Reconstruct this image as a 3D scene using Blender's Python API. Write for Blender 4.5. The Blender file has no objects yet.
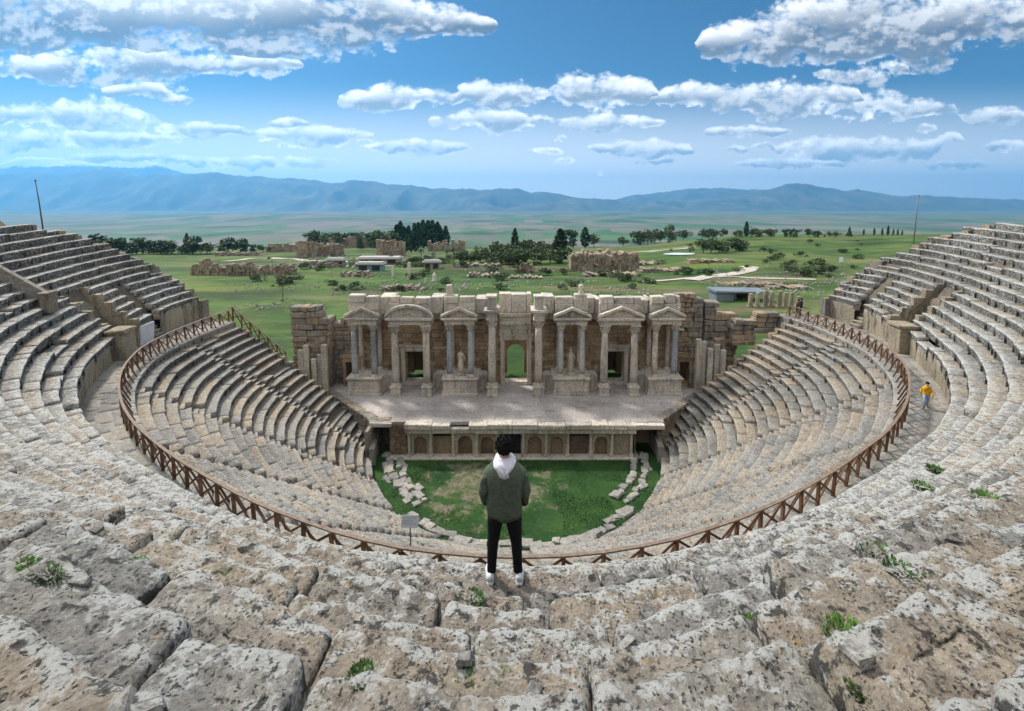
import bpy, math, random
import numpy as np
from mathutils import Vector, Matrix
from mathutils.bvhtree import BVHTree

HAZE_DENSITY = 4.8e-5
rng = np.random.default_rng(11)
random.seed(5)
SC = bpy.context.scene
COL = SC.collection
PI = math.pi
rad = math.radians
CAM = np.array([-0.38, -40.64, 11.05])      # the photographer's eye, orchestra centre at the origin, walkway at z = 0

# ------------------------------------------------------------------ numpy noise
def _hash(ix, iy, iz, seed):
    h = (ix.astype(np.int64) * 374761393 + iy.astype(np.int64) * 668265263 + iz.astype(np.int64) * 2147483647 + seed * 974634777) & 0xffffffff
    h = ((h ^ (h >> 13)) * 1274126177) & 0xffffffff
    h = h ^ (h >> 16)
    return (h & 0xffff) / 65535.0

def vnoise(P, seed=0):
    P = np.asarray(P, float)
    i = np.floor(P).astype(np.int64); f = P - i
    f = f * f * (3 - 2 * f)
    out = 0
    for dx in (0, 1):
        for dy in (0, 1):
            for dz in (0, 1):
                w = (f[..., 0] if dx else 1 - f[..., 0]) * (f[..., 1] if dy else 1 - f[..., 1]) * (f[..., 2] if dz else 1 - f[..., 2])
                out = out + w * _hash(i[..., 0] + dx, i[..., 1] + dy, i[..., 2] + dz, seed)
    return out * 2 - 1

def fbm(P, octaves=3, seed=0, rough=0.5):
    a = 1.0; s = 0; P = np.asarray(P, float)
    for k in range(octaves):
        s = s + a * vnoise(P * (2.03 ** k) + 17.3 * k, seed + k)
        a *= rough
    return s

def sstep(a, b, x):
    t = np.clip((np.asarray(x, float) - a) / (b - a), 0, 1)
    return t * t * (3 - 2 * t)

# ------------------------------------------------------------------ objects
def link(o, parent=None):
    COL.objects.link(o)
    if parent is not None:
        o.parent = parent
    return o

def tag(o, label=None, cat=None, group=None, kind=None):
    if label: o['label'] = label
    if cat: o['category'] = cat
    if group: o['group'] = group
    if kind: o['kind'] = kind
    return o

def mesh(name, V, F, m=None, parent=None, smooth=True, attrs=None, loc=None):
    me = bpy.data.meshes.new(name)
    V = np.asarray(V, np.float32).reshape(-1, 3)
    if isinstance(F, np.ndarray):
        n, k = F.shape
        me.vertices.add(len(V)); me.vertices.foreach_set('co', V.ravel())
        me.loops.add(n * k); me.loops.foreach_set('vertex_index', F.astype(np.int32).ravel())
        me.polygons.add(n); me.polygons.foreach_set('loop_start', np.arange(0, n * k, k, dtype=np.int32))
        me.update(calc_edges=True)
    else:
        me.from_pydata(V.tolist(), [], F)
    me.validate(verbose=False)
    if smooth:
        me.polygons.foreach_set('use_smooth', np.ones(len(me.polygons), bool))
    if attrs:
        for k2, a in attrs.items():
            at = me.attributes.new(k2, 'FLOAT', 'POINT'); at.data.foreach_set('value', np.asarray(a, np.float32))
    if m is not None: me.materials.append(m)
    o = bpy.data.objects.new(name, me)
    if loc is not None: o.location = loc
    me.update()
    return link(o, parent)

def empty(name, loc, rz=0.0, parent=None):
    o = bpy.data.objects.new(name, None)
    o.location = loc; o.rotation_euler = (0, 0, rz); o.empty_display_size = 0.3
    return link(o, parent)

def copy_tree(o, parent=None):
    c = o.copy(); COL.objects.link(c)
    if parent is not None: c.parent = parent
    for ch in list(o.children): copy_tree(ch, c)
    return c

class MB:
    """collects boxes, tubes and lathes into ONE mesh"""
    def __init__(s): s.V = []; s.F = []; s.n = 0; s.T = []
    def add(s, V, F, tint=None):
        V = np.asarray(V, float).reshape(-1, 3)
        s.V.append(V); s.F += [[i + s.n for i in f] for f in F]; s.n += len(V)
        s.T.append(np.full(len(V), random.random() if tint is None else tint))
        return s
    def box(s, x0, x1, y0, y1, z0, z1, j=0.0, ch=0.0, tint=None):
        if ch <= 0:
            V = [(x, y, z) for z in (z0, z1) for y in (y0, y1) for x in (x0, x1)]
            F = [(0, 2, 3, 1), (4, 5, 7, 6), (0, 1, 5, 4), (2, 6, 7, 3), (0, 4, 6, 2), (1, 3, 7, 5)]
        else:
            c = min(ch, (x1 - x0) * .4, (y1 - y0) * .4, (z1 - z0) * .4)
            V = []; idx = {}
            for ix, (X, sx) in enumerate(((x0, 1), (x1, -1))):
                for iy, (Y, sy) in enumerate(((y0, 1), (y1, -1))):
                    for iz, (Z, sz) in enumerate(((z0, 1), (z1, -1))):
                        for ax in range(3):
                            p = [X + sx * c, Y + sy * c, Z + sz * c]; p[ax] = (X, Y, Z)[ax]
                            idx[(ix, iy, iz, ax)] = len(V); V.append(p)
            g = lambda a, b, c_, ax: idx[(a, b, c_, ax)]
            F = [(g(0,0,0,0), g(0,0,1,0), g(0,1,1,0), g(0,1,0,0)), (g(1,0,0,0), g(1,1,0,0), g(1,1,1,0), g(1,0,1,0)),
                 (g(0,0,0,1), g(1,0,0,1), g(1,0,1,1), g(0,0,1,1)), (g(0,1,0,1), g(0,1,1,1), g(1,1,1,1), g(1,1,0,1)),
                 (g(0,0,0,2), g(0,1,0,2), g(1,1,0,2), g(1,0,0,2)), (g(0,0,1,2), g(1,0,1,2), g(1,1,1,2), g(0,1,1,2))]
            for b in (0, 1):
                for c_ in (0, 1):
                    F.append((g(0,b,c_,1), g(1,b,c_,1), g(1,b,c_,2), g(0,b,c_,2)))
                    F.append((g(b,0,c_,0), g(b,1,c_,0), g(b,1,c_,2), g(b,0,c_,2)))
                    F.append((g(b,c_,0,0), g(b,c_,1,0), g(b,c_,1,1), g(b,c_,0,1)))
            for a in (0, 1):
                for b in (0, 1):
                    for c_ in (0, 1):
                        F.append((g(a,b,c_,0), g(a,b,c_,1), g(a,b,c_,2)))
        V = np.array(V, float)
        if j: V = V + rng.uniform(-j, j, V.shape)
        return s.add(V, F, tint)
    def tube(s, pts, radii, seg=8, cap=True, tint=None):
        pts = np.asarray(pts, float); n = len(pts)
        if np.isscalar(radii): radii = [radii] * n
        V = []; up = np.array([0.0, 0, 1])
        for i in range(n):
            d = pts[min(i + 1, n - 1)] - pts[max(i - 1, 0)]; d = d / (np.linalg.norm(d) + 1e-9)
            ref = up if abs(d[2]) < .95 else np.array([0, 1.0, 0])
            a = np.cross(ref, d); a /= np.linalg.norm(a); b = np.cross(d, a)
            r = radii[i]; ra, rb = (r if hasattr(r, '__len__') else (r, r))
            for k in range(seg):
                t = 2 * PI * k / seg
                V.append(pts[i] + a * ra * math.cos(t) + b * rb * math.sin(t))
        F = [(i * seg + k, i * seg + (k + 1) % seg, (i + 1) * seg + (k + 1) % seg, (i + 1) * seg + k) for i in range(n - 1) for k in range(seg)]
        if cap:
            F.append(tuple(range(seg - 1, -1, -1))); F.append(tuple((n - 1) * seg + k for k in range(seg)))
        return s.add(V, F, tint)
    def rings(s, rings, seg=16, cap=True, tint=None, noise=0, seed=0):
        """horizontal elliptical rings: (cx, cy, z, rx, ry)"""
        V = []
        for cx, cy, z, rx, ry in rings:
            for k in range(seg):
                t = 2 * PI * k / seg
                V.append((cx + rx * math.cos(t), cy + ry * math.sin(t), z))
        V = np.array(V)
        if noise: V = V + noise * np.stack([vnoise(V * 9, seed + q) for q in range(3)], 1)
        n = len(rings)
        F = [(i * seg + k, i * seg + (k + 1) % seg, (i + 1) * seg + (k + 1) % seg, (i + 1) * seg + k) for i in range(n - 1) for k in range(seg)]
        if cap:
            F.append(tuple(range(seg - 1, -1, -1))); F.append(tuple((n - 1) * seg + k for k in range(seg)))
        return s.add(V, F, tint)
    def prism(s, poly, y0, y1, tint=None, j=0):
        """polygon in x,z extruded along y"""
        n = len(poly)
        V = np.array([(x, y0, z) for x, z in poly] + [(x, y1, z) for x, z in poly], float)
        if j: V = V + rng.uniform(-j, j, V.shape)
        F = [tuple(range(n)), tuple(range(2 * n - 1, n - 1, -1))] + [(i, i + n, (i + 1) % n + n, (i + 1) % n) for i in range(n)]
        return s.add(V, F, tint)
    def xf(s, M):
        """transform everything collected so far"""
        M = np.array(M)
        s.V = [v @ M[:3, :3].T + M[:3, 3] for v in s.V]
        return s
    def build(s, name, m, parent=None, smooth=False, loc=None, rough=0, seed=0):
        V = np.concatenate(s.V)
        if rough:
            V = V + rough * np.stack([fbm(V * 2.2, 2, seed + 10 * q) for q in range(3)], 1)
        return mesh(name, V, s.F, m, parent, smooth, {'tint': np.concatenate(s.T)}, loc)

# ------------------------------------------------------------------ material helper
class NT:
    def __init__(s, name):
        s.m = bpy.data.materials.new(name); s.m.use_nodes = True
        s.t = s.m.node_tree; s.t.nodes.clear()
        s.out = s.t.nodes.new('ShaderNodeOutputMaterial')
        s.b = s.t.nodes.new('ShaderNodeBsdfPrincipled'); s.L(s.b.outputs[0], s.out.inputs['Surface'])
        s.b.inputs['Roughness'].default_value = .9
        s.b.inputs['Specular IOR Level'].default_value = .2
    def L(s, a, b): s.t.links.new(a, b)
    def n(s, typ, **kw):
        nd = s.t.nodes.new(typ)
        for k, v in kw.items(): setattr(nd, k, v)
        return nd
    def put(s, sock, v):
        if isinstance(v, bpy.types.NodeSocket): s.L(v, sock)
        elif hasattr(v, '__len__') and sock.type == 'RGBA' and len(v) == 3: sock.default_value = (*v, 1)
        else: sock.default_value = v
    def pos(s): return s.n('ShaderNodeNewGeometry').outputs['Position']
    def objc(s): return s.n('ShaderNodeTexCoord').outputs['Object']
    def scale(s, v, k):
        nd = s.n('ShaderNodeVectorMath', operation='MULTIPLY'); s.put(nd.inputs[0], v); nd.inputs[1].default_value = k if hasattr(k, '__len__') else (k, k, k)
        return nd.outputs[0]
    def shift(s, v, k):
        nd = s.n('ShaderNodeVectorMath', operation='ADD'); s.put(nd.inputs[0], v); s.put(nd.inputs[1], k); return nd.outputs[0]
    def noise(s, v, sc, det=4, ro=.55, dist=0.0):
        nd = s.n('ShaderNodeTexNoise'); s.put(nd.inputs['Vector'], v)
        nd.inputs['Scale'].default_value = sc; nd.inputs['Detail'].default_value = det; nd.inputs['Roughness'].default_value = ro
        nd.inputs['Distortion'].default_value = dist
        return nd.outputs['Fac']
    def vor(s, v, sc, feature='F1', out='Distance'):
        nd = s.n('ShaderNodeTexVoronoi', feature=feature); s.put(nd.inputs['Vector'], v); nd.inputs['Scale'].default_value = sc
        return nd.outputs[out]
    def math(s, op, a, b=None, c=None, clamp=False):
        nd = s.n('ShaderNodeMath', operation=op, use_clamp=clamp); s.put(nd.inputs[0], a)
        if b is not None: s.put(nd.inputs[1], b)
        if c is not None: s.put(nd.inputs[2], c)
        return nd.outputs[0]
    def ss(s, v, a, b, lo=0., hi=1.):
        nd = s.n('ShaderNodeMapRange', interpolation_type='SMOOTHSTEP'); s.put(nd.inputs['Value'], v)
        nd.inputs['From Min'].default_value = a; nd.inputs['From Max'].default_value = b
        nd.inputs['To Min'].default_value = lo; nd.inputs['To Max'].default_value = hi
        return nd.outputs[0]
    def mix(s, f, a, b, mode='MIX'):
        nd = s.n('ShaderNodeMix', data_type='RGBA', blend_type=mode)
        s.put(nd.inputs[0], f); s.put(nd.inputs[6], a); s.put(nd.inputs[7], b)
        return nd.outputs[2]
    def ramp(s, f, stops):
        nd = s.n('ShaderNodeValToRGB'); s.put(nd.inputs[0], f); e = nd.color_ramp.elements
        while len(e) < len(stops): e.new(.5)
        for q, (p, c) in zip(e, stops): q.position = p; q.color = (*c, 1)
        return nd.outputs[0]
    def attr(s, name): return s.n('ShaderNodeAttribute', attribute_name=name).outputs['Fac']
    def bump(s, h, strength, dist, prev=None):
        nd = s.n('ShaderNodeBump'); s.put(nd.inputs['Height'], h); nd.inputs['Strength'].default_value = strength; nd.inputs['Distance'].default_value = dist
        if prev is not None: s.L(prev, nd.inputs['Normal'])
        return nd.outputs[0]
    def done(s, col=None, rough=None, normal=None, spec=None):
        if col is not None: s.put(s.b.inputs['Base Color'], col)
        if rough is not None: s.put(s.b.inputs['Roughness'], rough)
        if normal is not None: s.L(normal, s.b.inputs['Normal'])
        if spec is not None: s.b.inputs['Specular IOR Level'].default_value = spec
        return s.m

def stone(name, cols, white=.5, black=.5, orange=.0, bump=.5, moss=.0, fine=1.0, vstain=0.0, bright=1.0, steep_black=0.0):
    """weathered limestone: block tint, warm and cool patches, pale and black lichen, pits"""
    m = NT(name); P = m.pos()
    a = m.noise(P, .55, 4, .6); t = m.attr('tint')
    f = m.math('ADD', m.math('MULTIPLY', a, .9), m.math('MULTIPLY', t, .55))
    c = m.ramp(m.math('SUBTRACT', f, .22, clamp=True), [(.18, cols[0]), (.45, cols[1]), (.72, cols[2])])
    g = m.noise(P, 5.5 * fine, 9, .72)
    c = m.mix(1.0, c, m.ramp(g, [(.27, (.42, .41, .40)), (.42, (.82, .82, .82)), (.55, (1.05, 1.05, 1.04)), (.75, (1.5, 1.48, 1.44))]), 'MULTIPLY')
    reg = m.noise(m.shift(P, (7, 3, 1)), .8, 3, .6)
    big = m.noise(m.shift(P, (70, 13, 1)), .17, 4, .6)
    reg = m.math('ADD', m.math('MULTIPLY', reg, .6), m.math('MULTIPLY', big, .4))
    c = m.mix(1.0, c, m.ramp(big, [(.35, (.80, .79, .78)), (.5, (1, 1, 1)), (.65, (1.14, 1.13, 1.11))]), 'MULTIPLY')
    hi = m.noise(m.shift(P, (70, 3, 31)), 34 * fine, 3, .65)
    c = m.mix(1.0, c, m.ramp(hi, [(.3, (.72, .71, .70)), (.5, (1, 1, 1)), (.7, (1.22, 1.22, 1.2))]), 'MULTIPLY')
    if white:
        w = m.noise(m.shift(P, (13, 5, 9)), 5.5 * fine, 10, .72, .3)
        w = m.math('ADD', w, m.math('MULTIPLY', m.math('SUBTRACT', reg, .5), .30))
        w = m.math('ADD', w, m.math('MULTIPLY', m.attr('edge'), .12))
        w = m.math('ADD', w, m.math('MULTIPLY', m.math('SUBTRACT', hi, .5), .22))
        c = m.mix(m.math('MULTIPLY', m.ss(w, .525, .61), white), c, (.55, .545, .51))
    if black:
        b = m.noise(m.shift(P, (3, 25, 2)), 9 * fine, 8, .68, .25)
        b = m.math('ADD', b, m.math('MULTIPLY', m.math('SUBTRACT', reg, .5), -.30))
        if steep_black:
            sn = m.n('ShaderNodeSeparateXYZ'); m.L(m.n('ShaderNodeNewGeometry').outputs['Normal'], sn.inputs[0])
            b = m.math('ADD', b, m.ss(sn.outputs[2], .75, .15, 0, steep_black))  # more black the steeper the face
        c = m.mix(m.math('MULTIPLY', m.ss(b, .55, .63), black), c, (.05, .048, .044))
        d = m.noise(m.shift(P, (31, 2, 12)), 30 * fine, 4, .62)
        d = m.math('ADD', d, m.math('MULTIPLY', m.math('SUBTRACT', reg, .5), .25))
        c = m.mix(m.math('MULTIPLY', m.ss(d, .585, .64), black), c, (.045, .042, .038))
    if orange:
        o = m.noise(m.shift(P, (1, 55, 22)), 5.2, 6, .62)
        c = m.mix(m.math('MULTIPLY', m.ss(o, .66, .71), orange), c, (.42, .24, .06))
    if moss:
        o = m.noise(m.shift(P, (11, 5, 42)), 2.2, 6, .65)
        c = m.mix(m.math('MULTIPLY', m.ss(o, .58, .7), moss), c, (.10, .12, .035))
    if vstain:
        o = m.noise(m.scale(P, (1.6, 1.6, .22)), 1.4, 6, .65)
        c = m.mix(m.math('MULTIPLY', m.ss(o, .5, .66), vstain), c, (.06, .055, .05))
    pit = m.vor(m.shift(P, (0, 0, 3)), 26 * fine)
    pm = m.ss(m.noise(P, 6, 3, .5), .46, .58)
    pf = m.math('MULTIPLY', m.ss(pit, .34, .16), pm)
    c = m.mix(m.math('MULTIPLY', pf, .6), c, (.06, .053, .044))
    if bright != 1.0:
        c = m.mix(1.0, c, (bright, bright, bright), 'MULTIPLY')
    h = m.math('ADD', m.math('MULTIPLY', m.noise(P, 10 * fine, 9, .74), 1.0), m.math('MULTIPLY', pf, -.4))
    h = m.math('ADD', h, m.math('MULTIPLY', hi, .22))
    nrm = m.bump(h, bump, .09)
    return m.done(c, .93, nrm)

M = {}
GREYS = ((.235, .225, .205), (.335, .305, .265), (.37, .285, .205))
M['seat'] = stone('seat_stone', ((.262, .255, .236), (.33, .306, .27), (.365, .305, .235)), white=.82, black=.9, orange=.5, bump=.9, moss=.15, steep_black=.12)
M['seat_far'] = stone('lower_seat_stone', ((.205, .196, .18), (.285, .262, .23), (.345, .28, .205)), white=.33, black=.85, bump=.9, moss=.15, steep_black=.13)
M['podium'] = stone('podium_stone', ((.24, .205, .155), (.33, .27, .185), (.38, .32, .225)), white=.2, black=.6, bump=.7, vstain=.55)
M['pave'] = stone('walkway_stone', ((.20, .19, .175), (.26, .245, .22), (.30, .265, .22)), white=.2, black=.5, bump=.5)
M['marble'] = stone('weathered_marble', ((.44, .40, .345), (.58, .525, .45), (.64, .56, .46)), white=.3, black=.4, bump=.4, vstain=.4)
M['blue_marble'] = stone('blue_grey_marble', ((.28, .305, .335), (.37, .39, .415), (.47, .46, .44)), white=.3, black=.15, bump=.25)
M['ashlar'] = stone('brown_ashlar', ((.26, .185, .115), (.38, .275, .17), (.48, .37, .25)), white=.05, black=.5, bump=.7, vstain=.35)
M['ruin'] = stone('ruin_stone', ((.23, .21, .18), (.32, .28, .225), (.42, .31, .20)), white=.25, black=.8, bump=1.0, vstain=.45)
M['farruin'] = stone('distant_ruin_stone', ((.23, .18, .14), (.31, .245, .18), (.38, .30, .22)), white=.0, black=.6, bump=.9, fine=.25)
M['stagefloor'] = stone('stage_paving', ((.34, .305, .28), (.40, .36, .335), (.44, .395, .365)), white=.08, black=.22, bump=.3)
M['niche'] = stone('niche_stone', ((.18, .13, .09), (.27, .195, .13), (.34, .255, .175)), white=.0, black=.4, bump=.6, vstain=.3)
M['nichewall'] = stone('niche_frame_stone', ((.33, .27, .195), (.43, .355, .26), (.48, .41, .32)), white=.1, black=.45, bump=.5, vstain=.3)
M['rubble'] = stone('rubble_stone', ((.24, .23, .21), (.33, .31, .28), (.38, .35, .29)), white=.3, black=.5, bump=.6)

def plain(name, col, rough=.8, var=.15, sc=6, spec=.3, metal=0, bump=0):
    m = NT(name); P = m.objc()
    g = m.noise(P, sc, 5, .6)
    c = m.mix(1.0, col, m.ramp(g, [(.3, (1 - var,) * 3), (.7, (1 + var,) * 3)]), 'MULTIPLY')
    m.b.inputs['Metallic'].default_value = metal
    return m.done(c, rough, m.bump(g, bump, .02) if bump else None, spec)

def wood():
    m = NT('stained_wood'); P = m.pos()
    g = m.noise(m.scale(P, (6, 6, 2)), 3, 6, .6)
    rn = m.n('ShaderNodeObjectInfo').outputs['Random']
    c = m.ramp(m.math('ADD', g, m.math('MULTIPLY', m.math('SUBTRACT', rn, .5), .35)), [(.25, (.06, .034, .02)), (.5, (.145, .07, .035)), (.7, (.20, .115, .065)), (.85, (.24, .18, .13))])
    return m.done(c, .7, m.bump(g, .3, .01), .3)
M['wood'] = wood()
M['wood_grey'] = plain('weathered_rail_wood', (.20, .145, .105), .75, .35, 8, bump=.3)
def leafmat(name, c0, c1, sc=2.0):
    m = NT(name)
    r = m.n('ShaderNodeObjectInfo').outputs['Random']
    g = m.noise(m.pos(), sc, 3, .6)
    f = m.math('ADD', g, m.math('MULTIPLY', m.math('SUBTRACT', r, .5), .35))
    c = m.ramp(f, [(.3, c0), (.7, c1)])
    return m.done(c, .7, None, .25)
M['cypress'] = leafmat('cypress_foliage', (.018, .040, .018), (.05, .092, .036), .6)
M['pine'] = leafmat('pine_foliage', (.026, .052, .022), (.075, .12, .045), .5)
M['olive'] = leafmat('bush_foliage', (.035, .058, .022), (.10, .14, .05), .5)
M['palm'] = leafmat('palm_foliage', (.03, .05, .02), (.08, .10, .05), .5)
M['weed'] = leafmat('weed_leaf', (.03, .085, .014), (.10, .19, .035), 9)
M['bark'] = plain('tree_bark', (.09, .065, .045), .9, .3, 2)
M['metal_pole'] = plain('galvanised_pole', (.10, .105, .11), .5, .15, 3, .5, .3)
M['white_paint'] = plain('sign_panel', (.72, .73, .74), .5, .06, 4)
M['sign_grey'] = plain('sign_face', (.42, .44, .45), .5, .1, 10)
M['black_void'] = plain('iron_grille', (.03, .03, .032), .6, .2, 5)  # iron, and black painted in for shade inside slots, doorway and shed
# ================================================================== THE CAVEA
RAIL_KN = [(-105, 27.4), (-98, 27.5), (-86, 27.4), (-79, 27.55), (-74, 27.6), (-68, 27.35), (-62, 27.1), (-57, 26.85), (-51, 26.63), (-45, 26.5), (-37, 26.4), (-30, 26.5), (-25, 26.7), (-20, 27.05), (-15, 27.4), (-10, 27.8), (-5, 28.03), (0, 28.08),
           (4, 28.0), (8, 27.8), (13, 27.4), (18, 26.98), (23, 26.55), (32, 26.1), (43, 26.07), (52, 26.25), (58, 26.5), (65, 26.9), (71, 27.1), (79, 27.5), (86, 27.6), (95, 27.8), (105, 27.8)]
_kx = np.array([k[0] for k in RAIL_KN], float); _ky = np.array([k[1] for k in RAIL_KN], float)
_gx = np.linspace(-105, 105, 841)
_gy = np.interp(_gx, _kx, _ky)
_ker = np.exp(-np.linspace(-2, 2, 33) ** 2); _ker /= _ker.sum()
_gy = np.convolve(np.pad(_gy, 16, mode='edge'), _ker, 'valid')
def Rr(phi): return np.interp(phi, _gx, _gy)                       # radius of the wooden fence; phi in degrees from the camera axis
def pol(r, phi, z=0.0):
    p = np.radians(phi); return np.stack(np.broadcast_arrays(r * np.sin(p), -r * np.cos(p), z), -1)

NLOW = 21; ZLOW = -10.1; ZORC = -10.6; RLOW = 12.4
def RL(phi): return RLOW + .8 * (1 - sstep(18, 62, np.abs(phi)))
def low_r(k, phi): return RL(phi) + (Rr(phi) - .65 - RL(phi)) * k / NLOW
def low_z(k, phi): return ZLOW + 10.1 / NLOW * k + 0 * phi
def side(phi): return sstep(20, 50, np.abs(phi))
def up_r0(phi): return Rr(phi) + 1.6 + 1.5 * sstep(66, 98, np.abs(phi))
def up_r(k, phi):
    a = 39.5 * np.radians(np.asarray(phi, float) + .5)                     # metres sideways from the photographer
    bend = 1.25 * (1 - np.exp(-(a / 3.3) ** 2)) * np.exp(-(a / 11.) ** 2) * sstep(5, 14, k)
    return up_r0(phi) + .60 * k - bend
def up_z(k, phi):
    s = side(phi)
    zb = 2.1 * (1 - s) + 1.75 * s + .55 * sstep(72, 97, np.abs(phi))
    k = np.asarray(k, float)
    front = .4815 * np.minimum(k, 10) + .37 * np.maximum(k - 10, 0)
    return zb + front * (1 - s) + .53 * k * s

def seat_block(rf, zf, pa, pb, t, rise, dist, seed, amp=1.0, dz=0.0, dr=0.0, tilt=0.0):
    """one weathered stone of a row: tread, worn nose, hollowed riser, end faces. rf, zf give nose radius and top height along phi"""
    ra = float(rf(np.array((pa + pb) / 2)))
    Lm = ra * rad(pb - pa)
    if dist < 6.5:   ntr, nfr, step = 24, 9, .028
    elif dist < 9.5: ntr, nfr, step = 13, 6, .055
    elif dist < 16:  ntr, nfr, step = 7, 5, .11
    else:            ntr, nfr, step = 3, 4, .33
    ns = max(3, int(Lm / step) + 1)
    phi = np.linspace(pa, pb, ns)
    u = np.concatenate([np.linspace(t + .12, .07, ntr), [.03, .008]])
    w = np.concatenate([np.zeros(ntr), [-.008, -.03]])
    q = np.linspace(0, 1, nfr)
    uf = .10 * np.sin(np.clip(q * 1.3, 0, 1) * PI / 2) * (1 if rise < .8 else .3)
    u = np.concatenate([u, uf]); w = np.concatenate([w, -.06 - q * (rise - .02)])
    npf = len(u)
    e = np.minimum(np.arange(ns), np.arange(ns)[::-1]) * (Lm / (ns - 1))
    ed = np.clip(1 - e / .06, 0, 1) ** 2 * (1.0 if dist < 16 else .35)
    R = rf(phi)[:, None] + u[None, :] + dr + .035 * ed[:, None] * (w[None, :] > -.12)
    tl = tilt * np.linspace(-.5, .5, ns)
    Z = zf(phi)[:, None] + w[None, :] + dz + tl[:, None] - .03 * ed[:, None]
    P = np.stack([R * np.sin(np.radians(phi))[:, None], -R * np.cos(np.radians(phi))[:, None], Z], -1)
    o = seed % 1000 * 3.7
    if dist < 16:
        n1 = fbm(P * 1.5 + o, 2, 1); n2 = fbm(P * np.array([5, 5, 5.]) + o, 2, 9)
        dzv = .026 * n1 + .020 * n2; drv = .055 * fbm(P * 1.7 + o + 40, 3, 21) + .018 * vnoise(P * 7 + 3, 5)
        if dist < 9.5:
            n3 = fbm(P * 17, 3, 31, .6)
            pits = np.clip(vnoise(P * 13 + 9, 44) - .35, 0, 1)
            dzv = dzv + .012 * n3 - .045 * pits
            drv = drv + .012 * fbm(P * 17 + 50, 2, 35)
    else:
        dzv = .022 * vnoise(P * 2.1 + o, 1); drv = .035 * vnoise(P * 2.3 + o, 21)
    mask = np.where(np.arange(npf) < ntr + 2, 1.0, .5)[None, :]
    dzv = dzv * amp * mask; drv = drv * amp * np.where(u[None, :] > .3, .3, 1)
    P[..., 2] += dzv
    P[..., 0] += drv * np.sin(np.radians(phi))[:, None]; P[..., 1] -= drv * np.cos(np.radians(phi))[:, None]
    capa = P[:1].copy(); capb = P[-1:].copy()
    for c in (capa, capb): c[..., 2] -= .5
    P = np.concatenate([capa, P, capb]); n = ns + 2
    ii = np.arange(n - 1)[:, None] * npf + np.arange(npf - 1)[None, :]
    F = np.stack([ii, ii + 1, ii + npf + 1, ii + npf], -1).reshape(-1, 4)
    tint = np.full(n * npf, (seed * 0.6180339) % 1.0)
    edge = np.tile(np.exp(-((u + w * .6) / .13) ** 2), n)
    return P.reshape(-1, 3), F, tint, edge

class Acc:
    def __init__(s): s.V = []; s.F = []; s.t = []; s.e = []; s.n = 0
    def add(s, b):
        V, F, t, e = b; s.V.append(V); s.F.append(F + s.n); s.t.append(t); s.e.append(e); s.n += len(V)
    def build(s, name, m, parent):
        return mesh(name, np.concatenate(s.V), np.concatenate(s.F), m, parent, True, {'tint': np.concatenate(s.t), 'edge': np.concatenate(s.e)})

def in_view(P):
    """skip stones that no camera near the photographer could see"""
    d = P - CAM
    return d[1] > -.6

def fill(acc, rf, zf, p0, p1, t, rise, Lmin, Lmax, amp, jz, jr, gaps=(), gap_m=.014):
    r = float(rf(np.array((p0 + p1) / 2.)))
    p = p0
    while p < p1 - .05:
        L = rng.uniform(Lmin, Lmax)
        if float(np.linalg.norm(pol(r, p, float(zf(np.array(p)))) - CAM)) > 16: L *= rng.choice([1.0, 1.6, 2.4])
        q = p + math.degrees(L / r)
        if p1 - q < math.degrees(.4 / r): q = p1
        a, b = p, q
        for g0, g1 in gaps:
            if a < g1 and b > g0:
                if a < g0: b = g0
                else: a = max(a, g1); b = max(b, a + .2)
                if a >= g0 and a < g1: a = g1
        g = math.degrees(gap_m * rng.uniform(.6, 2.2) / r) / 2
        mid = np.array((a + b) / 2.)
        pm = pol(float(rf(mid)), float(mid), float(zf(mid)))
        dist = float(np.linalg.norm(pm - CAM))
        near = pol(float(rf(mid)), float(np.clip(np.degrees(np.arctan2(CAM[0], -CAM[1])), a, b)), float(zf(mid)))
        dist = min(dist, float(np.linalg.norm(near - CAM)))
        if b - a > 2.2 * g and in_view(pm):
            fj = .45 if dist > 16 else 1.0
            if dist > 16: g *= .6
            sunk = -rng.uniform(.06, .3) if rng.random() < (.06 if dist > 16 else .05) else 0.0
            acc.add(seat_block(rf, zf, a + g, b - g, t, rise, dist, int(rng.integers(1, 1 << 30)), amp,
                               rng.normal(0, jz) * fj + sunk * (jz > .01), rng.normal(0, jr) * fj, rng.normal(0, jz * 1.3) * fj))
        p = b if b > p else q

PH0, PH1 = -98.0, 100.3
AISLES = [-85, -63, -41.5, -20.5, 1, 21.5, 42.5, 64, 86]
def aisle_gaps(r, w=.8):
    h = math.degrees(w / 2 / r)
    return [(a - h, a + h) for a in AISLES]

def under(parent, o):
    o.parent = parent; o.matrix_parent_inverse = Matrix.Translation(-Vector(parent.location)); return o
def spans(p0, p1, gaps):
    e = [p0]
    for g0, g1 in gaps: e += [g0, g1]
    e.append(p1)
    return [(a, b) for a, b in zip(e[::2], e[1::2]) if b - a > .3]
WEDGE = ['narrow leftmost wedge of lower stone seats, touching the left end of the stage', 'second wedge of grey lower seats from the left end of the stage',
         'wedge of grey lower seats left of the orchestra, third from the left stage end', 'worn wedge of lower seats at the front left, fourth from the left stage end',
         'wedge of lower seats just left of the standing man, fifth from the left stage end', 'wedge of lower seats just right of the standing man, fifth from the right stage end',
         'worn wedge of lower seats at the front right, fourth from the right stage end', 'wedge of lower seats right of the orchestra, third from the right stage end',
         'second wedge of lower seats from the right end of the stage, below the yellow walker', 'narrow rightmost wedge of lower stone seats, touching the right end of the stage']
WED = []
edges = [PH0] + AISLES + [PH1]
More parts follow.
